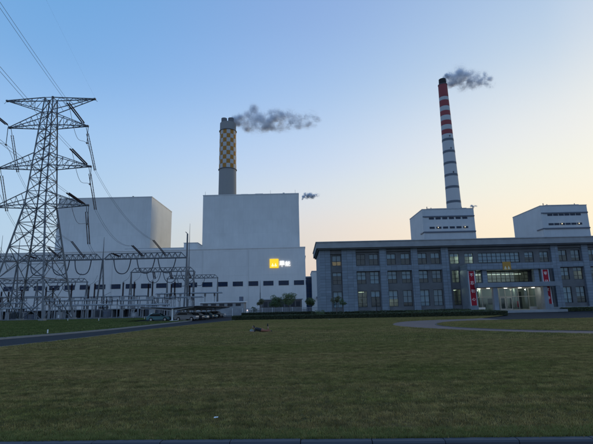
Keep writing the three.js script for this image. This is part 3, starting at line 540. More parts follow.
  [[38.2, -93.2, 12], [39.6, -91.8, 5], [43.6, -92.6, 10], [46.6, -92.6, 10], [49.6, -93.0, 12]].forEach(([x, z, I]) => {
    const l = part('downlight', new THREE.CylinderGeometry(0.34, 0.34, 0.1, 16), glow(1, 0.97, 0.82, 1.7), b, [x, 4.99, z]); l.userData.label = 'lit round lamp under the canopy'; lamp(x, 4.75, z, C(1, 0.95, 0.78), I * 0.3, 6);
  });
  // gold emblem on the header
  const e = part('emblem', bx(42.75, 44.45, 8.7, 10.4, -90.98, -90.9), M(C(0.42, 0.22, 0.03), 0.5), b); e.userData.label = 'gold square emblem with two pale figures';
  for (const ox of [43.05, 43.75]) { const sh = new THREE.Shape([[0, 0], [0, 0.3], [0.11, 0.3], [0.11, 0.48], [0.2, 0.66], [0.3, 0.48], [0.3, 0.3], [0.42, 0.3], [0.42, 0]].map(([x, y]) => new THREE.Vector2(x, y))); sh.holes.push(new THREE.Path([[0.15, 0.1], [0.15, 0.22], [0.27, 0.22], [0.27, 0.1]].map(([x, y]) => new THREE.Vector2(x, y)))); part('emblem_mark', new THREE.ExtrudeGeometry(sh, { depth: 0.03, bevelEnabled: false }).translate(ox, 8.85, -90.9), M(C(0.75, 0.7, 0.5), 0.5), e); }
}
// red banners with white characters on the entrance piers
function banner(x0, x1, chars, label) {
  const h = 7.0, w = x1 - x0, t = canvasTex(128, Math.round(128 * h / w), (x, cw, ch) => {
    x.fillStyle = '#9c1128'; x.fillRect(0, 0, cw, ch); x.strokeStyle = '#f2ece6';
    chars.forEach((c, i) => glyph(x, c, 22, ch * (0.055 + 0.238 * i), 84, 8));
  });
  const g = thing('red_banner', label, 'banner', [x0, 1.6, -91.25], 'banners at the entrance');
  part('cloth', new THREE.BoxGeometry(w, h, 0.03).translate(w / 2, h / 2, 0), new THREE.MeshStandardMaterial({ map: t, roughness: 0.8 }), g);
  part('border', merge([bx(-0.1, -0.01, -0.1, h + 0.1, -0.04, 0.01), bx(w + 0.01, w + 0.1, -0.1, h + 0.1, -0.04, 0.01)]), mat.white, g);
}
banner(35.62, 36.75, ['bu', 'wang', 'chu', 'xin'], 'red banner with four white characters at the left of the entrance');
banner(51.05, 52.15, ['lao', 'ji', 'shi', 'ming'], 'red banner partly behind the canopy at the right of the entrance');
console.log('office done');

// ------------------------------------------------------------------ transmission tower
function stringGeo(len, r, n) { const pts = [new THREE.Vector2(0.03, 0)]; for (let i = 0; i < n; i++) { const y = len * (0.03 + 0.94 * i / n), d = len * 0.94 / n; pts.push(new THREE.Vector2(r * 0.42, y), new THREE.Vector2(r, y + d * 0.35), new THREE.Vector2(r * 0.95, y + d * 0.5), new THREE.Vector2(r * 0.42, y + d * 0.62)); } pts.push(new THREE.Vector2(0.03, len)); return new THREE.LatheGeometry(pts, 8); }
const STRING = stringGeo(1, 0.03, 22);               // unit length, scaled to each string
function insulator(a, b, parent, r = 0.27, twin = 0.42) {   // a pair of parallel strings from a to b
  const d = b.clone().sub(a), L = d.length(), q = new THREE.Quaternion().setFromUnitVectors(V(0, 1, 0), d.clone().normalize()), side = new THREE.Vector3().crossVectors(d, V(0, 1, 0)).normalize().multiplyScalar(twin);
  for (const s of twin ? [-1, 1] : [0]) { const m = part('insulator_string', STRING, mat.porcelain, parent); m.position.copy(a).addScaledVector(side, s); m.quaternion.copy(q); m.scale.set(r / 0.03, L, r / 0.03); }
}
function wireCurve(a, b, sag, n = 24) { const pts = []; for (let i = 0; i <= n; i++) { const t = i / n; const p = a.clone().lerp(b, t); p.y -= sag * 4 * t * (1 - t); pts.push(p); } return new THREE.CatmullRomCurve3(pts); }
const wireGeo = (curve, r, n = 40) => new THREE.TubeGeometry(curve, n, r, 5);
function powerLine(label, a, b, sag, r = 0.05, group = 'overhead conductors', twin = 0.3) {
  const g = thing('power_line', label, 'cable', [0, 0, 0], group), side = new THREE.Vector3().crossVectors(b.clone().sub(a), V(0, 1, 0)).normalize().multiplyScalar(twin);
  for (const s of twin ? [-1, 1] : [0]) part('conductor', wireGeo(wireCurve(a.clone().addScaledVector(side, s), b.clone().addScaledVector(side, s), sag), r), mat.wire, g);
  return g;
}
const TX = -75.4, TZ = -125;
const stringEnds = [];
{
  const t = thing('transmission_tower', 'tall steel lattice transmission tower with four pairs of crossarms', 'pylon', [TX, 0, TZ]);
  const prof = [[0, 8], [33, 3.0], [45, 2.4], [58, 1.75], [62.3, 1.5], [67.2, 1.2]];
  const half = (h) => { for (let i = 0; i < prof.length - 1; i++) if (h <= prof[i + 1][0]) { const [a, u] = prof[i], [b, v] = prof[i + 1]; return u + (v - u) * (h - a) / (b - a); } return 1.2; };
  const P = (sx, sz, h) => V(sx * half(h), h, sz * half(h));
  const corner = [[1, 1], [1, -1], [-1, -1], [-1, 1]];
  for (const [sx, sz] of corner) {
    const gs = []; for (let i = 0; i < prof.length - 1; i++) gs.push(barGeo(P(sx, sz, prof[i][0]), P(sx, sz, prof[i + 1][0]), i < 1 ? 0.42 : 0.32));
    part('leg', merge(gs), mat.steel, t); part('footing', bx(sx * 8 - 0.7, sx * 8 + 0.7, -0.14, 0.55, sz * 8 - 0.7, sz * 8 + 0.7), mat.concrete, t);
  }
  const lv = [0, 11.5, 20.5, 27.5, 33, 37, 41, 45, 48.4, 51.7, 55, 58, 62.3, 67.2];
  for (let i = 0; i < lv.length - 1; i++) for (let f = 0; f < 4; f++) {
    const A = corner[f], B = corner[(f + 1) % 4], a0 = P(...A, lv[i]), b0 = P(...B, lv[i]), a1 = P(...A, lv[i + 1]), b1 = P(...B, lv[i + 1]), th = i < 4 ? 0.2 : 0.16;
    bar('brace', a0, b1, th, mat.steel, t); bar('brace', b0, a1, th, mat.steel, t); bar('girt', a1, b1, i < 4 ? 0.2 : 0.17, mat.steel, t);
    if (i < 4) { // secondary bracing of the wide lower panels
      const w0 = half(lv[i]), w1 = half(lv[i + 1]), u = w0 / (w0 + w1), x = a0.clone().lerp(b1, u), am = a0.clone().lerp(a1, u), bm = b0.clone().lerp(b1, u);
      bar('brace', am, x, 0.13, mat.steel, t); bar('brace', bm, x, 0.13, mat.steel, t); bar('brace', am, a0.clone().lerp(b1, u / 2), 0.12, mat.steel, t); bar('brace', bm, b0.clone().lerp(a1, u / 2), 0.12, mat.steel, t);
    }
    if (f === 0 || f === 2) part('gusset_plate', UNIT, mat.steelDark, t).scale.set(0.5, 0.6, 0.5), t.children[t.children.length - 1].position.copy(a1);
  }
  // crossarms: [chord height at the body, other chord height, tip height, half length]
  const arms = [[67.2, 63.0, 66.9, 13.6], [58, 62.3, 58, 12.0], [45, 49, 45, 13.8], [33, 37, 33, 13.9]];
  arms.forEach(([h0, h1, ht, len], k) => {
    for (const s of [-1, 1]) {
      const tip = V(s * len, ht, 0), w0 = half(h0), w1 = half(h1);
      const ch = []; for (const z of [-1, 1]) { ch.push(barGeo(V(s * w0, h0, z * w0), tip.clone().add(V(0, 0, z * 0.25)), 0.24), barGeo(V(s * w1, h1, z * w1), tip.clone().add(V(0, 0.05, z * 0.25)), 0.2)); }
      const arm = part('crossarm', merge(ch), mat.steel, t); const n = 6;
      for (let i = 0; i < n; i++) {
        const u = i / n, v = (i + 1) / n;
        for (const z of [-1, 1]) { const a = V(s * w0, h0, z * w0).lerp(tip, u), c = V(s * w1, h1, z * w1).lerp(tip, v), d = V(s * w1, h1, z * w1).lerp(tip, u); bar('lacing', a, i % 2 ? c : d, 0.12, mat.steel, arm); if (i % 2 === 0) bar('lacing', a, c, 0.11, mat.steel, arm); }
        const a = V(s * w0, h0, (i % 2 ? 1 : -1) * w0).lerp(tip, u), c = V(s * w0, h0, (i % 2 ? -1 : 1) * w0).lerp(tip, v); bar('lacing', a, c, 0.12, mat.steel, arm);
      }
      part('tip_plate', new THREE.BoxGeometry(0.5, 0.5, 0.7), mat.steelDark, arm, [tip.x, tip.y, 0]);
      if (k === 0) bar('earth_wire_peak', tip, tip.clone().add(V(s * 0.9, -0.9, 0)), 0.12, mat.steelDark, arm);
    }
  });
  // strings towards the incoming line and towards the gantry, jumper rods and jumpers
  const gantryX = { 1: { 1: -50.0, 2: -58.8, 3: -67.6 }, '-1': { 1: -81.3, 2: -90.5, 3: -99.6 } };
  const names = { 1: 'upper', 2: 'middle', 3: 'lower' };
  for (const k of [1, 2, 3]) for (const s of [-1, 1]) {
    const [, , ht, len] = arms[k], tip = V(s * (len - 0.5), ht - 0.1, 0);
    const dirL = V(0.2, -0.045, 1).normalize(), A = tip.clone().addScaledVector(dirL, 3.2), B = tip.clone().addScaledVector(dirL, 17);
    part('yoke_link', wireGeo(wireCurve(tip, A, 0, 2), 0.09, 2), mat.steelDark, t); insulator(A, B, t, 0.21, 0.3);
    const gx = gantryX[s][k], target = V(gx - TX, 22.6, -165 - TZ), dirG = target.clone().sub(tip).normalize().add(V(-0.12, -0.75, 0.12)).normalize(), G0 = tip.clone().addScaledVector(dirG, 2.2), G1 = tip.clone().addScaledVector(dirG, 13.5);
    part('yoke_link', wireGeo(wireCurve(tip, G0, 0, 2), 0.08, 2), mat.steelDark, t); insulator(G0, G1, t, 0.18, 0.3);
    const rod = V(s * (len + 0.3), ht, 0.2); bar('jumper_rod', rod, rod.clone().add(V(0, -5.6, 0)), 0.13, mat.steelDark, t); part('weight', new THREE.BoxGeometry(0.45, 0.35, 0.45), mat.steelDark, t, [rod.x, rod.y - 5.6, rod.z]);
    const jc = new THREE.CatmullRomCurve3([B, rod.clone().add(V(0.2, -6.5, 6)), rod.clone().add(V(0, -5.8, 0)), G1]); part('jumper_cable', wireGeo(jc, 0.055, 24), mat.wire, t);
    const O = V(TX, 0, TZ), far = B.clone().add(O).add(V(0.215 * 260, 16, 260));
    powerLine(`twin conductor reaching overhead from the ${names[k]} ${s > 0 ? 'right' : 'left'} crossarm of the tower`, B.clone().add(O), far, 7, 0.034, 'conductors from the tower overhead', 0.34);
    // down to the gantry
    const gEnd = V(gx, 22.6, -165), back = gEnd.clone().sub(G1.clone().add(O)).normalize(), gs0 = gEnd.clone().addScaledVector(back, -9);
    powerLine(`twin conductor descending from the ${names[k]} ${s > 0 ? 'right' : 'left'} crossarm to the gantry`, G1.clone().add(O), gs0, 3.4, 0.036, 'conductors between tower and gantry', 0.3);
    stringEnds.push([gs0, gEnd]);
  }
  for (const s of [-1, 1]) { const a = V(TX + s * 14.4, 66, TZ); powerLine(`thin earth wire from the ${s > 0 ? 'right' : 'left'} tip of the tower top`, a, a.clone().add(V(56, 18, 260)), 5, 0.006, 'earth wires of the tower', 0); }
}

// ------------------------------------------------------------------ substation
// box truss beam between x0 and x1 (bottom chord at h), with A-frame or lattice posts
function truss(g, x0, x1, h, dep, z, t, n) {
  const m = part('beam', merge([...[-1, 1].map((s) => barGeo(V(x0, h, z + s * dep / 2), V(x1, h, z + s * dep / 2), t)), barGeo(V(x0 + dep, h + dep, z), V(x1 - dep, h + dep, z), t), barGeo(V(x0, h, z), V(x0 + dep, h + dep, z), t), barGeo(V(x1, h, z), V(x1 - dep, h + dep, z), t)]), mat.steel, g);
  for (let i = 0; i < n; i++) { const a = x0 + dep + (x1 - x0 - 2 * dep) * i / n, b = x0 + dep + (x1 - x0 - 2 * dep) * (i + 1) / n, mid = (a + b) / 2; for (const s of [-1, 1]) { bar('lacing', V(a, h + dep, z), V(mid, h, z + s * dep / 2), t * 0.62, mat.steel, m); bar('lacing', V(mid, h, z + s * dep / 2), V(b, h + dep, z), t * 0.62, mat.steel, m); } }
  return m;
}
function aPost(g, x, z, h, top, lean, t, side = 0) {   // two splayed tubes and a lightning rod
  const q = side ? V(side, 0, 0) : V(0, 0, lean);
  part('post', merge([cyl(V(x, -0.14, z).add(q), V(x, h, z), t, t * 0.8, 8), cyl(V(x, -0.14, z).sub(q), V(x, h, z), t, t * 0.8, 8), barGeo(V(x, h * 0.5, z).addScaledVector(q, 0.5), V(x, h * 0.5, z).addScaledVector(q, -0.5), t)]), mat.steel, g);
  if (top > h) part('lightning_rod', cyl(V(x, h, z), V(x, top, z), t * 0.62, 0.08, 8), mat.steel, g);
}
function loop(g, x0, x1, y, drop, z, r = 0.15) { const pts = []; for (let i = 0; i <= 12; i++) { const u = i / 12; pts.push(V(x0 + (x1 - x0) * u, y - drop * Math.pow(1 - Math.pow(Math.abs(2 * u - 1), 2.3), 1), z + 1.2 * Math.sin(u * 6.28))); } part('jumper_cable', new THREE.TubeGeometry(new THREE.CatmullRomCurve3(pts), 24, r, 6), mat.steelDark, g); }
{
  const g = thing('line_gantry', 'tall steel gantry whose truss beam carries the tower conductors', 'gantry');
  const z = -165;
  truss(g, -73.6, -42.2, 21.6, 2.1, z, 0.3, 12); truss(g, -106, -74.4, 21.6, 2.1, z, 0.3, 12); truss(g, -138, -106.8, 21.6, 2.1, z, 0.3, 12);
  aPost(g, -74, z, 22, 30.2, 2.6, 0.34, 1.7); aPost(g, -42, z, 22, 0, 2.6, 0.34); part('lightning_rod', cyl(V(-42, 22, z), V(-42, 30.8, z), 0.36, 0.3, 8), mat.steel, g); aPost(g, -106.4, z, 22, 30, 2.6, 0.34, 1.7);
  bar('rod_tip', V(-42, 30.8, z), V(-42.8, 31.6, z), 0.25, mat.steel, g);
  for (const [a, b] of stringEnds) insulator(a, b, g, 0.2, 0.28);
  for (const [a, b] of [[-69.8, -63.3], [-61.0, -54.2], [-53.0, -46.2], [-84.6, -78.4], [-93.2, -86.7], [-101.4, -95.2]]) loop(g, a, b, 21.4, 5.4, z, 0.2);
}
{
  const g = thing('bus_gantry', 'lower steel gantry right behind the tall line gantry', 'gantry'), z = -185;
  truss(g, -70.7, -43.8, 18.2, 1.7, z, 0.26, 11); aPost(g, -70.5, z, 18.4, 0, 2, 0.3); aPost(g, -44, z, 18.4, 0, 2, 0.3);
  for (const a of [-64, -57, -49.4]) { loop(g, a, a + 6, 18, 4.4, z, 0.15); insulator(V(a + 3, 18, z), V(a + 5.4, 15, z + 6), g, 0.24, 0.3); }
}
{
  const g = thing('bus_gantry', 'lowest steel gantry in front of the hall windows', 'gantry'), z = -200;
  truss(g, -59.8, -36.4, 16.2, 1.5, z, 0.24, 10); aPost(g, -59.6, z, 16.4, 0, 1.8, 0.26); aPost(g, -36.6, z, 16.4, 0, 1.8, 0.26);
  for (const a of [-55, -47.5]) loop(g, a, a + 5, 16, 3.2, z, 0.13);
}
{
  const g = thing('bus_gantry', 'low steel gantry seen through the legs of the tower', 'gantry'), z = -185;
  truss(g, -128, -88.8, 14.6, 1.5, z, 0.24, 15); aPost(g, -89, z, 14.8, 0, 1.8, 0.28); aPost(g, -110, z, 14.8, 0, 1.8, 0.28);
  for (const a of [-107, -99.5, -120]) loop(g, a, a + 5.6, 14.4, 3.6, z, 0.14);
}
for (const [x, z, h, label] of [[-44.4, -178, 37.4, 'thin tall lightning mast beside the right gantry post'], [-17.6, -205, 15, 'thin grey lamp pole in front of the hall wall'], [-118, -172, 33, 'thin tall lightning mast left of the tower']]) {
  const m = thing('lightning_mast', label, 'mast', [x, 0, z], 'masts of the substation');
  part('mast_pole', cyl(V(0, -0.14, 0), V(0, h * 0.62, 0), 0.3, 0.2, 8), mat.steel, m); part('mast_tip', cyl(V(0, h * 0.62, 0), V(0, h, 0), 0.16, 0.05, 6), mat.steel, m); part('mast_base', bx(-0.5, 0.5, -0.14, 0.4, -0.5, 0.5), mat.concrete, m);
}
// dark ribbed bushings on steel stands
const bushings = [[-107.9, 9.9, 4], [-104.2, 9.8, 3.6], [-98.5, 10.4, 4], [-91.7, 11.3, 4.2], [-88.3, 10.9, 3.8], [-80.8, 12.1, 5], [-76.2, 11.3, 4.4], [-73.3, 12, 5], [-62.4, 12.1, 4.8], [-59.6, 12.4, 5.1], [-53.9, 11.6, 4.6], [-51.9, 12.3, 5.1], [-46.1, 11.4, 4.4], [-44.4, 12.1, 4.8], [-38.6, 10.6, 3.8]];
const places = ['leftmost, at the frame edge', 'second from the left frame edge', 'left of the left tower legs', 'between the tower legs, left one', 'between the tower legs, right one', 'right of the right tower leg', 'left of the first gantry post, shorter', 'at the first gantry post', 'shorter of the pair in mid gantry', 'taller of the pair in mid gantry', 'shorter, right of mid gantry', 'tall, right of mid gantry', 'shorter, by the right gantry post', 'tall, by the right gantry post', 'rightmost, right of the gantry post'];
bushings.forEach(([x, top, len], i) => {
  const z = -160 + (i % 3) * 1.6, g = thing('bushing_stand', `dark ribbed bushing on a steel stand, ${places[i]}`, 'insulator', [x, 0, z], 'dark bushings of the substation');
  const base = top - len, s = part('bushing', STRING, mat.porcelain, g, [0, base, 0]); s.scale.set(0.42 / 0.03, len, 0.42 / 0.03);
  part('cap', new THREE.CylinderGeometry(0.22, 0.28, 0.5, 8), mat.pale, g, [0, top + 0.2, 0]);
  part('post', merge([cyl(V(-0.4, -0.14, 0), V(-0.25, base, 0), 0.13, 0.11, 6), cyl(V(0.4, -0.14, 0), V(0.25, base, 0), 0.13, 0.11, 6)]), mat.pale, g);
  part('tank', bx(-0.6, 0.6, base - 1.1, base, -0.45, 0.45), mat.pale, g);
  for (let y = 1.4; y < base - 1.2; y += 1.4) bar('tie', V(-0.4, y, 0), V(0.36, y + 1.1, 0), 0.08, mat.pale, g);
  part('lead', wireGeo(new THREE.CatmullRomCurve3([V(0, top + 0.4, 0), V(0.8, top + 1.6, -2), V(0.6, top + 4.2, -5)]), 0.06, 10), mat.wire, g);
});
// pale pipe busbars on rows of supports
function busRow(label, z, x0, x1, step, h, pipes) {
  const g = thing('busbar_row', label, 'busbars', [0, 0, z], 'pipe busbars of the substation');
  pipes.forEach(([dy, dz]) => part('pipe', cyl(V(x0, h + dy, dz), V(x1, h + dy, dz), 0.15, 0.15, 8), mat.pale, g));
  for (let x = x0 + 1; x < x1; x += step * rr(0.85, 1.15)) {
    part('post', cyl(V(x, -0.14, 0), V(x, h - 1.3, 0), 0.17, 0.15, 8), mat.pale, g); part('bracket', bx(x - 0.12, x + 0.12, h - 1.35, h - 1.15, -1.4, 1.4), mat.pale, g);
    for (const [dy, dz] of pipes) { const s = part('post_insulator', STRING, mat.porcelain, g, [x, h - 1.15, dz]); s.scale.set(0.16 / 0.03, 1.1 + dy, 0.16 / 0.03); }
  }
}
const rowSpecs = [[-146, -131, -112, 4.4], [-150, -110, -93, 5.4], [-143, -99, -84, 3.6], [-155, -90, -70, 6.0], [-147, -80, -62, 4.2], [-153, -67, -50, 5.6], [-144, -58, -42, 3.8], [-158, -52, -34, 6.4], [-172, -128, -96, 8.2], [-170, -88, -58, 7.6], [-174, -56, -30, 8.4]];
rowSpecs.forEach(([z, x0, x1, h], i) => busRow(`short row of pale pipe busbars, ${ORD[i]} stretch of the substation counted from the left`, z, x0, x1, 3.6 + (i % 3) * 0.8, h, i % 2 ? [[0, -1.2], [0.2, 1.2]] : [[0, -1.2], [0.25, 0], [0, 1.2]]));
// breaker cabinets and equipment boxes
{
  const spots = []; for (let i = 0; i < 11; i++) spots.push([-120 + i * 8 + rr(-1, 1), -143 - (i % 3) * 3.2, rr(1.2, 2.3), rr(1.5, 2.7), i]);
  const door = bx(-0.32, 0.32, 0.2, 1.2, 0, 0.03);
  spots.forEach(([x, z, w, h, i]) => {
    const dark = i % 3 === 1, g = thing('equipment_cabinet', `${dark ? 'dark' : 'pale'} switchgear cabinet below the busbars, ${ORD[i]} cabinet from the left frame edge`, 'cabinet', [x, 0, z], 'switchgear cabinets');
    part('body', bx(-w / 2, w / 2, 0.1, h, -0.5, 0.5), dark ? mat.darkTrim : mat.pale, g); part('door', door, dark ? mat.steel : mat.white, g, [0, 0.1, 0.5]); part('roof', bx(-w / 2 - 0.1, w / 2 + 0.1, h, h + 0.1, -0.6, 0.6), mat.cladTrim, g); part('plinth', bx(-w / 2 + 0.05, w / 2 - 0.05, -0.14, 0.1, -0.45, 0.45), mat.concrete, g);
  });
}
// low switch house behind the busbars and three transformers
{
  const g = thing('switch_house', 'long low pale switch house with dark bays behind the busbars', 'building', [0, 0, -180]);
  part('roof', bx(-150, -52, 2.9, 3.2, 0.5, -6), mat.pale, g); part('rear_wall', bx(-150, -52, 0, 2.9, -5.6, -6), mat.darkTrim, g);
  for (let x = -150; x < -52; x += 3.9) part('bay_wall', bx(x, x + 0.45, -0.14, 2.9, 0, -5.6), mat.pale, g);
}
[[-95, -151, 'between the tower feet'], [-66, -150, 'right of the first gantry post'], [-50, -152, 'near the right gantry post']].forEach(([x, z, w]) => {
  const g = thing('transformer', `dark finned transformer with a pale conservator tank ${w}`, 'transformer', [x, 0, z], 'transformers of the substation');
  part('tank', bx(-2.2, 2.2, 0.2, 2.7, -1, 1), mat.darkTrim, g); part('plinth', bx(-2.5, 2.5, -0.14, 0.2, -1.3, 1.3), mat.concrete, g);
  for (let i = 0; i < 9; i++) part('cooling_fin', bx(-2 + i * 0.48, -1.88 + i * 0.48, 0.5, 2.5, 1, 1.5), mat.steel, g);
  part('conservator', new THREE.CylinderGeometry(0.4, 0.4, 3, 12).rotateZ(Math.PI / 2), mat.pale, g, [0, 3.5, -0.4]); part('conservator_bracket', bx(-0.1, 0.1, 2.7, 3.15, -0.5, -0.3), mat.steel, g);
  for (const dx of [-1.4, 0, 1.4]) { const s = part('bushing', STRING, mat.porcelain, g, [dx, 2.7, 0.4]); s.scale.set(0.18 / 0.03, 1.7, 0.18 / 0.03); }
});
// steel portal frames (disconnectors) with slanting arms
for (let i = 0; i < 9; i++) {
  const x = -122 + i * 9.8, z = -150 - (i % 2) * 18, h = 6.4 + (i % 3) * 0.7;
  const g = thing('disconnector', `steel portal switch with slanting arms in the substation, ${ORD[i]} of its kind from the left`, 'switch', [x, 0, z], 'disconnector switches');
  part('frame', merge([cyl(V(-1.8, -0.14, 0), V(-1.8, h - 2.2, 0), 0.15, 0.13, 6), cyl(V(1.8, -0.14, 0), V(1.8, h - 2.2, 0), 0.15, 0.13, 6), barGeo(V(-2.4, h - 2.2, 0), V(2.4, h - 2.2, 0), 0.24)]), mat.pale, g);
  for (const dx of [-1.8, 0, 1.8]) { const s = part('post_insulator', STRING, mat.porcelain, g, [dx, h - 2.1, 0]); s.scale.set(0.2 / 0.03, 1.9, 0.2 / 0.03); }
  bar('arm', V(-1.8, h - 0.15, 0), V(1.6, h + (i % 2 ? 1.6 : 0.1), 0), 0.14, mat.pale, g);
}
// white site fence behind the trees, panel by panel
{
  for (let i = 0; i < 9; i++) {
    const x = -20.5 + i * 3.1, g = thing('fence_panel', `white metal fence panel behind the small trees, ${ORD[i]} panel from the left`, 'fence', [x, 0, -138], 'white fence panels');
    part('rail', merge([bx(0, 3.0, 1.9, 2.0, -0.04, 0.04), bx(0, 3.0, 0.3, 0.4, -0.04, 0.04)]), mat.pale, g); part('post', bx(-0.06, 0.06, -0.14, 2.2, -0.06, 0.06), mat.white, g);
    for (let k = 1; k < 12; k++) part('picket', bx(k * 0.25 - 0.04, k * 0.25 + 0.04, 0.1, 2.08, 0.05, 0.08), mat.pale, g);
  }
  const p = thing('control_house', 'low white control house with dark openings behind the carport', 'building', [0, 0, -140]);
  part('wall', bx(-31, -17.2, 0, 4.0, 0, -6), mat.pale, p); part('roof', bx(-31.4, -16.8, 4.0, 4.35, 0.4, -6.2), mat.white, p);
  for (let i = 0; i < 5; i++) part('window', bx(-30.2 + i * 2.6, -28.6 + i * 2.6, 2.9, 3.7, 0, 0.06), mat.frame, p);
  part('tank', new THREE.CylinderGeometry(0.7, 0.7, 1.5, 14), mat.darkTrim, p, [-18.4, 5.1, -3]);
  const w = thing('barrier_post', 'short red and white lit barrier post by the fence', 'post', [-15.2, 0, -132]);
  part('post', new THREE.CylinderGeometry(0.35, 0.35, 1.5, 12), mat.red, w, [0, 0.61, 0]); part('white_band', new THREE.CylinderGeometry(0.36, 0.36, 0.7, 12), mat.white, w, [0, 1.0, 0]); part('lamp', new THREE.SphereGeometry(0.2, 12, 8), glow(1, 0.8, 0.7, 0.8), w, [0, 1.5, 0]); lamp(-15.2, 1.6, -131.5, C(1, 0.8, 0.7), 0.4);
}
// ------------------------------------------------------------------ carport and cars
{
  const g = thing('carport', 'long low grey carport roof over the parked cars', 'carport');
  const sh = new THREE.Shape([[-30.5, 2.74], [-23.4, 2.3], [-18.8, 2.62], [-18.8, 2.7], [-23.4, 2.4], [-30.5, 2.82]].map(([x, y]) => new THREE.Vector2(x, y)));
  part('roof', new THREE.ExtrudeGeometry(sh, { depth: 44, bevelEnabled: false }).translate(0, 0, -126), M(C(0.13, 0.145, 0.17), 0.5), g);
  for (let i = 0; i < 8; i++) { const z = -82.4 - i * 6.1; part('post', bx(-23.5, -23.26, -0.12, 2.2, z - 0.1, z + 0.1), mat.white, g); part('footing', bx(-23.75, -22.3, -0.13, 0.12, z - 0.35, z + 0.35), mat.white, g); bar('roof_arm', V(-23.4, 1.85, z), V(-19.4, 2.5, z), 0.16, mat.pale, g); bar('roof_arm', V(-23.4, 1.85, z), V(-29.4, 2.6, z), 0.16, mat.pale, g); }
}
{
  const tyre = new THREE.CylinderGeometry(0.33, 0.33, 0.22, 18).rotateX(Math.PI / 2), rim = new THREE.CylinderGeometry(0.21, 0.21, 0.235, 12).rotateX(Math.PI / 2), tm = M(C(0.02, 0.02, 0.022), 0.9), rm = M(C(0.5, 0.5, 0.52), 0.35, { metalness: 0.7 }), gm = M(C(0.012, 0.016, 0.022), 0.08), lm = M(C(0.7, 0.72, 0.74), 0.15);
  const bodyShape = (suv) => { const k = suv ? 0.14 : 0; const s = new THREE.Shape(); s.moveTo(-2.2, 0.34); s.lineTo(-2.22, 0.72 + k); s.quadraticCurveTo(-2.2, 0.92 + k, -2.0, 0.96 + k); s.lineTo(0.85, 0.95 + k); s.quadraticCurveTo(1.7, 0.88 + k, 2.05, 0.76 + k); s.quadraticCurveTo(2.24, 0.68 + k, 2.22, 0.5); s.lineTo(2.18, 0.34); for (const c of [1.35, -1.35]) { s.lineTo(c + 0.4, 0.34); s.absarc(c, 0.34, 0.4, 0, Math.PI, false); } s.lineTo(-2.2, 0.34); return s; };
  const cabShape = (suv) => { const k = suv ? 0.14 : 0, r = suv ? 0.16 : 0; const s = new THREE.Shape(); s.moveTo(1.0, 0.93 + k); s.quadraticCurveTo(0.5, 1.3 + k, 0.15, 1.44 + r); s.quadraticCurveTo(-0.5, 1.5 + r + 0.04, -1.2, 1.44 + r); s.quadraticCurveTo(suv ? -1.95 : -1.7, 1.3 + k, suv ? -2.1 : -1.95, 0.94 + k); s.lineTo(1.0, 0.93 + k); return s; };
  const glassShape = (suv) => { const k = suv ? 0.14 : 0, r = suv ? 0.15 : 0; const s = new THREE.Shape(); s.moveTo(0.82, 0.99 + k); s.quadraticCurveTo(0.45, 1.25 + k, 0.12, 1.36 + r); s.lineTo(-1.15, 1.37 + r); s.quadraticCurveTo(-1.6, 1.25 + k, -1.75, 1.0 + k); s.lineTo(0.82, 0.99 + k); return s; };
  function car(label, x, z, turn, color, suv) {
    const g = thing('parked_car', label, 'car', [x, -0.12, z], 'cars under the carport'); g.rotation.y = turn;
    const pm = new THREE.MeshPhysicalMaterial({ color, roughness: 0.35, metalness: 0.3, clearcoat: 1, clearcoatRoughness: 0.08 });
    const ext = (s, w, bev) => new THREE.ExtrudeGeometry(s, { depth: w - 2 * bev, bevelEnabled: true, bevelSize: bev, bevelThickness: bev, bevelSegments: 3, curveSegments: 10 }).translate(0, 0, -(w - 2 * bev) / 2);
    part('body', ext(bodyShape(suv), 1.8, 0.06), pm, g); part('cabin', ext(cabShape(suv), 1.56, 0.1), pm, g);
    part('side_window', ext(glassShape(suv), 1.575, 0.02), gm, g);
    const k = suv ? 0.14 : 0;
    part('windscreen', new THREE.BoxGeometry(0.03, 0.62, 1.3).rotateZ(0.95).translate(0.66, 1.22 + k, 0), gm, g);
    for (const s of [-1, 1]) { part('headlight', new THREE.BoxGeometry(0.22, 0.13, 0.4).translate(2.1, 0.66 + k, s * 0.62), lm, g); part('mirror', new THREE.BoxGeometry(0.16, 0.14, 0.2).translate(0.62, 1.04 + k, s * 0.98), pm, g); part('tail_light', new THREE.BoxGeometry(0.12, 0.16, 0.3).translate(-2.2, 0.8 + k, s * 0.68), mat.red, g); }
    part('bumper', new THREE.BoxGeometry(0.2, 0.18, 1.5).translate(2.14, 0.42, 0), mat.darkTrim, g); part('grille', new THREE.BoxGeometry(0.06, 0.14, 0.8).translate(2.23, 0.6 + k * 0.5, 0), gm, g);
    for (const wx of [-1.35, 1.35]) for (const s of [-1, 1]) { const w = part('wheel', tyre, tm, g, [wx, 0.33, s * 0.8]); part('rim', rim, rm, w); }
  }
  car('teal blue hatchback at the left end behind the white carport post', -28.0, -89.2, 0.1, C(0.10, 0.26, 0.32), false);
  car('silver grey sport utility car, nearest in the carport row', -22.3, -88.6, -0.12, C(0.33, 0.36, 0.40), true);
  car('dark grey saloon parked second in the carport row', -21.9, -92.0, -0.05, C(0.08, 0.09, 0.11), false);
  car('white saloon parked third in the carport row', -21.7, -95.8, -0.05, C(0.62, 0.64, 0.66), false);
  car('dark blue saloon parked fourth in the carport row', -21.7, -101.5, 0, C(0.05, 0.09, 0.13), false);
  car('pale teal car parked fifth in the carport row', -21.7, -106.5, 0, C(0.38, 0.5, 0.52), false);
  car('black saloon parked sixth in the carport row', -21.7, -111.8, 0, C(0.03, 0.03, 0.035), false);
  car('white hatchback parked farthest in the carport row', -21.6, -117.5, 0, C(0.66, 0.67, 0.68), true);
}
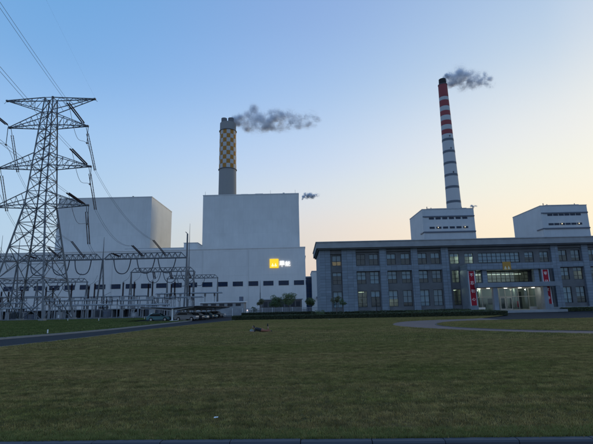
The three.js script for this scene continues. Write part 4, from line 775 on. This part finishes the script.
// ------------------------------------------------------------------ plants
function leafGeo(pts, size, up = 0.3) {
  const pos = [], idx = [];
  for (const [x, y, z] of pts) {
    const a = V(rr(-1, 1), rr(-1, 1) + up, rr(-1, 1)).normalize(), b = V(rr(-1, 1), rr(-1, 1), rr(-1, 1)).cross(a).normalize(), c = a.clone().cross(b), s = size * rr(0.6, 1.3), i = pos.length / 3;
    for (const [u, v] of [[0, 1], [0.5, 0], [0, -1], [-0.5, 0]]) pos.push(x + (b.x * v + c.x * u) * s, y + (b.y * v + c.y * u) * s, z + (b.z * v + c.z * u) * s);
    idx.push(i, i + 1, i + 2, i, i + 2, i + 3);
  }
  const g = new THREE.BufferGeometry(); g.setAttribute('position', new THREE.Float32BufferAttribute(pos, 3)); g.setIndex(idx); g.computeVertexNormals(); return g;
}
const leafMat = (r, g, b) => new THREE.MeshPhysicalMaterial({ color: C(r, g, b), roughness: 0.9, transmission: 0.35, thickness: 0 });
function hedge(label, pts, w, h, m, n) {
  const g = thing('clipped_hedge', label, 'hedge', [0, 0, 0], 'clipped hedges'), segs = []; let tot = 0;
  for (let i = 0; i < pts.length - 1; i++) { const L = Math.hypot(pts[i + 1][0] - pts[i][0], pts[i + 1][1] - pts[i][1]); segs.push([tot, L, i]); tot += L; }
  const at = (s) => { const q = segs.find(([t, L]) => s <= t + L) ?? segs[segs.length - 1], u = (s - q[0]) / q[1], [a, b] = [pts[q[2]], pts[q[2] + 1]]; return [a[0] + (b[0] - a[0]) * u, a[1] + (b[1] - a[1]) * u, -(b[1] - a[1]) / q[1], (b[0] - a[0]) / q[1]]; };
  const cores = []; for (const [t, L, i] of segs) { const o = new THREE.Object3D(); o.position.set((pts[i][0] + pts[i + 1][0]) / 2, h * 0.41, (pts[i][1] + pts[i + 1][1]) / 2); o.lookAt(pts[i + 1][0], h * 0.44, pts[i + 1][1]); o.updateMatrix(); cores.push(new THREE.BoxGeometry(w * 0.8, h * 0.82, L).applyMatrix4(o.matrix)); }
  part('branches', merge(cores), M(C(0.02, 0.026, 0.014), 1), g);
  const leaves = [];
  for (let i = 0; i < n; i++) { const s = rnd() * tot, [x, z, nx, nzz] = at(s), side = rnd(), bump = 0.13 * nz(s * 0.6, h) + 0.1 * nz(s * 2.3, h, 4); let u, y; if (side < 0.5) { u = rr(-0.5, 0.5) * w; y = h * (0.95 + bump) + rr(-0.06, 0.05); } else { u = (side < 0.9 ? 1 : -1) * (w * 0.46 + bump + rr(-0.06, 0.06)); y = rr(0.02, h); } leaves.push([x + nx * u, y, z + nzz * u]); }
  part('foliage', leafGeo(leaves, 0.11, 0.6), m, g).userData.kind = 'stuff';
}
const hedgeMat = leafMat(0.06, 0.08, 0.028), hedgeLight = leafMat(0.085, 0.11, 0.035);
hedge('long dark clipped hedge between the lawn and the office', [[-11.6, -79.4], [-6, -77.4], [0.2, -75.2], [7, -74.4], [16.3, -72.8], [22.5, -72], [33, -70.7]], 1.5, 0.72, hedgeMat, 26000);
hedge('second hedge row at the foot of the office wall', [[2.5, -89], [12, -89.2], [24, -89.2], [34.3, -89.2]], 1.6, 0.95, hedgeMat, 13000);
hedge('thin low hedge in front of the white fence', [[-16, -126], [-4, -124], [4.4, -122]], 1.4, 0.85, hedgeMat, 8000);
hedge('light green round ended hedge left of the entrance steps', [[20.5, -84], [25, -81.5], [31, -80.4], [34.6, -82]], 2.6, 0.75, hedgeLight, 13000);
hedge('low hedge at the office wall right of the entrance', [[54.8, -92.6], [66, -92.6], [80, -92.6]], 1.8, 0.75, hedgeLight, 9000);
function tree(label, x, z, h, cw, ch, m, n, opts = {}) {
  const g = thing(opts.name ?? 'young_tree', label, 'tree', [x, 0, z], 'small trees by the fence and office');
  const th = h - ch * 0.75, lean = rr(-0.15, 0.15), top = V(lean, h - ch * 0.35, rr(-0.1, 0.1));
  const trunk = [cyl(V(0, -0.1, 0), V(lean * 0.5, th, 0), h * 0.02, h * 0.014, 8), cyl(V(lean * 0.5, th, 0), top, h * 0.014, h * 0.006, 7)], tips = [top];
  for (let i = 0; i < (opts.limbs ?? 7); i++) { const a = i * 2.4 + rr(0, 0.6), y = th * rr(0.85, 1) + ch * 0.3 * rnd(), e = V(Math.cos(a) * cw * 0.5 * rr(0.45, 0.9), h - ch * rr(0.15, 0.75), Math.sin(a) * cw * 0.5 * rr(0.45, 0.9)), s = V(lean * 0.5, y, 0); trunk.push(cyl(s, e, h * 0.0085, h * 0.003, 5)); tips.push(e, s.clone().lerp(e, 0.6)); }
  part('trunk', merge(trunk), opts.bark ?? mat.bark, g);
  const pts = []; while (pts.length < n) { const c = tips[Math.floor(rnd() * tips.length)], r = Math.min(cw, ch) * (opts.clump ?? 0.27), a = rr(0, 6.283), t = rr(-1, 1), q = r * Math.cbrt(rnd()), st = Math.sqrt(1 - t * t); const p = [c.x + Math.cos(a) * st * q, c.y + t * q * 0.85, c.z + Math.sin(a) * st * q]; if (nz(p[0] * 1.7 + x, p[1] * 1.7, p[2] * 1.7) > -0.16) pts.push(p); }
  part('crown', leafGeo(pts, opts.leaf ?? 0.13), m, g);
  return g;
}
const leafA = leafMat(0.09, 0.135, 0.045), leafB = leafMat(0.13, 0.17, 0.06), leafC = leafMat(0.13, 0.135, 0.06);
tree('thin small tree at the left of the row before the shed', -12.6, -146, 5.4, 2.6, 3.0, leafC, 1500, { clump: 0.24 });
tree('short dark bush tree beside the thin small tree', -14.6, -146, 2.6, 1.8, 2.0, leafA, 1300);
tree('dense round green tree in front of the shed', -7.5, -148, 6.2, 4.4, 4.2, leafA, 5200);
tree('taller loose green tree in front of the shed', -3.1, -147, 7.6, 4.8, 5.6, leafB, 4600, { clump: 0.24 });
tree('green tree at the corner beside the glazed link', 4.0, -145, 5.6, 3.0, 4.0, leafA, 3600);
const limewash = M(C(0.10, 0.085, 0.07), 0.95);
tree('slim sapling with a sparse crown at the left office corner', 7.35, -85.6, 4.1, 2.0, 1.7, leafC, 620, { clump: 0.26, leaf: 0.12, bark: limewash });
tree('dark leaning sapling beside the sparse crowned one', 8.55, -84.6, 3.5, 1.4, 1.5, leafA, 420, { clump: 0.26, leaf: 0.11, bark: limewash });
tree('bare thin sapling before the first pair of office windows', 15.1, -86, 4.6, 0.7, 3.0, leafA, 60, { clump: 0.2, leaf: 0.08, limbs: 4, bark: M(C(0.035, 0.032, 0.03), 0.95) });
for (const [x, z, s, label] of [[4.2, -87, 1.3, 'small dark shrub at the left end of the office hedge'], [22.6, -82.5, 0.8, 'pale green shrub on the light hedge'], [28.5, -79.6, 0.7, 'small pale shrub at the front of the light hedge']]) { const g = thing('shrub', label, 'shrub', [x, 0, z], 'small shrubs'); const pts = []; for (let i = 0; i < 700; i++) { const a = rr(0, 6.28), t = rr(-0.2, 1), q = s * Math.cbrt(rnd()); pts.push([Math.cos(a) * q * 0.7, 0.15 + Math.max(0, t) * q, Math.sin(a) * q * 0.7]); } part('crown', leafGeo(pts, 0.1), leafB, g); part('stem', merge([cyl(V(0, -0.05, 0), V(0.1, s * 0.6, 0), 0.03, 0.015, 6), cyl(V(0, 0, 0), V(-0.2, s * 0.6, 0.1), 0.025, 0.012, 6)]), mat.bark, g); }
console.log('plants done');

// ------------------------------------------------------------------ small things on the grass
function whitePost(x, z, h, label) { const g = thing('marker_post', label, 'post', [x, 0, z], 'white marker posts'); part('post', new THREE.CylinderGeometry(0.055, 0.065, h, 10), mat.white, g, [0, h / 2, 0]); part('cap', new THREE.SphereGeometry(0.055, 10, 6, 0, 6.3, 0, 1.57), mat.white, g, [0, h, 0]); }
whitePost(-23.7, -42.2, 0.32, 'white marker post at the far edge of the left road');
whitePost(-44, -98, 0.55, 'white marker post in the grass near the tower foot');
whitePost(-36, -104, 0.6, 'white marker post in the grass before the gantry');
whitePost(-56, -108, 0.5, 'white marker post in the grass left of the gantry post');
solo('litter_scrap', (() => { const g = new THREE.PlaneGeometry(0.07, 0.05, 6, 4); g.rotateX(-Math.PI / 2); const p = g.attributes.position; for (let i = 0; i < p.count; i++) p.setY(i, 0.02 * nz(p.getX(i) * 40, p.getZ(i) * 40)); g.computeVertexNormals(); return g; })(), mat.white, 'crumpled white scrap lying on the near lawn', 'litter', [-1.45, 0.045, -7.96]);
solo('litter_scrap', (() => { const g = new THREE.PlaneGeometry(0.16, 0.12, 5, 4); g.rotateX(-Math.PI / 2); const p = g.attributes.position; for (let i = 0; i < p.count; i++) p.setY(i, 0.05 * nz(p.getX(i) * 30, p.getZ(i) * 30)); g.computeVertexNormals(); return g; })(), mat.white, 'white scrap on the grass in front of the long hedge', 'litter', [4.6, 0.07, -67]);

// ------------------------------------------------------------------ person lying on the lawn
{
  const g = thing('person', 'person lying prone on the lawn, dark top, reddish trousers, one foot raised', 'person', [-3.15, 0, -36.5]);
  const sd = (p, a, b, ra, rb) => { const ba = b.clone().sub(a), t = Math.max(0, Math.min(1, p.clone().sub(a).dot(ba) / ba.lengthSq())); return p.distanceTo(a.clone().addScaledVector(ba, t)) - (ra + (rb - ra) * t); };
  function solid(name, bones, m, res = 72, k = 0.03) {
    const lo = V(9, 9, 9), hi = V(-9, -9, -9); for (const [a, b, r, s] of bones) for (const [p, q] of [[a, r], [b, s]]) { lo.min(p.clone().subScalar(q + 0.04)); hi.max(p.clone().addScalar(q + 0.04)); }
    const c = lo.clone().add(hi).multiplyScalar(0.5), half = Math.max(hi.x - lo.x, hi.y - lo.y, hi.z - lo.z) / 2, mc = new MarchingCubes(res, m, false, false, 60000); mc.isolation = 0; const hs = res / 2, p = V(0, 0, 0);
    for (let z = 0; z < res; z++) for (let y = 0; y < res; y++) for (let x = 0; x < res; x++) { p.set((x - hs) / hs, (y - hs) / hs, (z - hs) / hs).multiplyScalar(half).add(c); let d = 9; for (const [a, b, r, s] of bones) { const e = sd(p, a, b, r, s), h = Math.max(0, Math.min(1, 0.5 + 0.5 * (d - e) / k)); d = d * (1 - h) + e * h - k * h * (1 - h); } mc.field[x + y * res + z * res * res] = -d; }
    mc.update(); const geo = new THREE.BufferGeometry(); geo.setAttribute('position', new THREE.BufferAttribute(mc.positionArray.slice(0, mc.count * 3), 3)); geo.setAttribute('normal', new THREE.BufferAttribute(mc.normalArray.slice(0, mc.count * 3), 3)); geo.scale(half, half, half); geo.translate(c.x, c.y, c.z);
    return geo;
  }
  const skin = M(C(0.36, 0.23, 0.17), 0.7), dark = M(C(0.025, 0.028, 0.033), 0.9), trousers = M(C(0.30, 0.12, 0.075), 0.9), hair = M(C(0.02, 0.016, 0.014), 0.8), pale = M(C(0.24, 0.26, 0.24), 0.8);
  // prone: head to the left (-x), propped on the elbows, legs to the right, one lower leg raised
  const hip = V(0.16, 0.15, 0), chest = V(-0.30, 0.23, 0), neck = V(-0.46, 0.33, 0), head = V(-0.55, 0.41, 0.01);
  const bones = [[V(-0.555, 0.385, 0.01), head, 0.078, 0.092], [neck, V(-0.53, 0.38, 0), 0.055, 0.055], [V(-0.62, 0.375, 0.01), V(-0.645, 0.372, 0.01), 0.018, 0.014], [V(-0.55, 0.4, 0.1), V(-0.55, 0.38, 0.1), 0.022, 0.016], [V(-0.55, 0.4, -0.085), V(-0.55, 0.38, -0.085), 0.022, 0.016], [V(-0.36, 0.26, 0), neck, 0.1, 0.06]];
  for (const s of [-1, 1]) {
    const elbow = V(-0.46, 0.06, s * 0.2), wrist = V(-0.68, 0.055, s * 0.1);
    bones.push([elbow, wrist, 0.045, 0.03], [wrist, V(-0.75, 0.045, s * 0.085), 0.032, 0.036], [V(-0.36, 0.26, 0), elbow, 0.05, 0.045]);
    for (let f = 0; f < 4; f++) { const z = s * (0.06 + f * 0.018), L = [0.06, 0.072, 0.068, 0.055][f]; bones.push([V(-0.77, 0.045, z), V(-0.77 - L, 0.035, z), 0.01, 0.008]); }
    bones.push([V(-0.72, 0.05, s * 0.055), V(-0.77, 0.045, s * 0.03), 0.011, 0.009]);
  }
  // ankle of the raised leg
  bones.push([V(0.66, 0.28, 0.08), V(0.625, 0.46, 0.08), 0.048, 0.034], [V(-0.3, 0.2, 0), V(0.62, 0.12, 0.08), 0.05, 0.05], [V(0.62, 0.12, 0.08), V(0.66, 0.28, 0.08), 0.05, 0.045]);
  part('body', solid('body', bones, skin, 120, 0.02), skin, g);
  part('hair', solid('hair', [[V(-0.53, 0.43, 0.01), V(-0.49, 0.37, 0.01), 0.09, 0.07]], hair, 40), hair, g);
  part('shirt', solid('shirt', [[V(-0.34, 0.26, -0.13), V(-0.34, 0.26, 0.13), 0.095, 0.095], [V(-0.3, 0.24, 0), V(0.1, 0.15, 0), 0.14, 0.135], [V(-0.34, 0.27, 0.15), V(-0.45, 0.09, 0.2), 0.065, 0.058], [V(-0.34, 0.27, -0.15), V(-0.45, 0.09, -0.2), 0.065, 0.058]], dark, 80, 0.05), dark, g);
  part('trousers', solid('trousers', [[hip, V(0.1, 0.15, 0), 0.145, 0.135], [V(0.18, 0.13, 0.08), V(0.62, 0.09, 0.09), 0.1, 0.07], [V(0.18, 0.13, -0.08), V(0.6, 0.08, -0.1), 0.1, 0.07], [V(0.6, 0.08, -0.1), V(0.82, 0.06, -0.11), 0.06, 0.05], [V(0.62, 0.09, 0.09), V(0.66, 0.25, 0.085), 0.068, 0.056]], trousers, 96, 0.04), trousers, g);
  part('shoe', solid('shoe', [[V(0.622, 0.48, 0.08), V(0.60, 0.54, 0.08), 0.05, 0.045], [V(0.62, 0.53, 0.08), V(0.61, 0.64, 0.08), 0.045, 0.034]], dark, 40), dark, g);
  part('shoe', solid('shoe', [[V(0.88, 0.05, -0.11), V(0.93, 0.05, -0.11), 0.045, 0.042], [V(0.91, 0.05, -0.11), V(0.95, 0.05, -0.02), 0.042, 0.03]], dark, 40), dark, g);
  const bag = thing('cloth_bag', 'pale cloth bundle on the grass beside the lying person', 'bag', [-3.86, 0, -36.75]);
  const bg = new THREE.SphereGeometry(0.14, 18, 12); bg.scale(1.25, 0.75, 1); const p = bg.attributes.position; for (let i = 0; i < p.count; i++) { const q = 1 + 0.3 * nz(p.getX(i) * 9, p.getY(i) * 9, p.getZ(i) * 9); p.setXYZ(i, p.getX(i) * q, Math.max(0.0, p.getY(i) * q + 0.1), p.getZ(i) * q); } bg.computeVertexNormals();
  part('bundle', bg, pale, bag); part('knot', new THREE.TorusGeometry(0.05, 0.018, 6, 12).translate(0, 0.2, 0), pale, bag);
}

scene.traverse((o) => { if (o.isMesh) { o.castShadow = true; o.receiveShadow = true; } });
renderer.render(scene, camera);
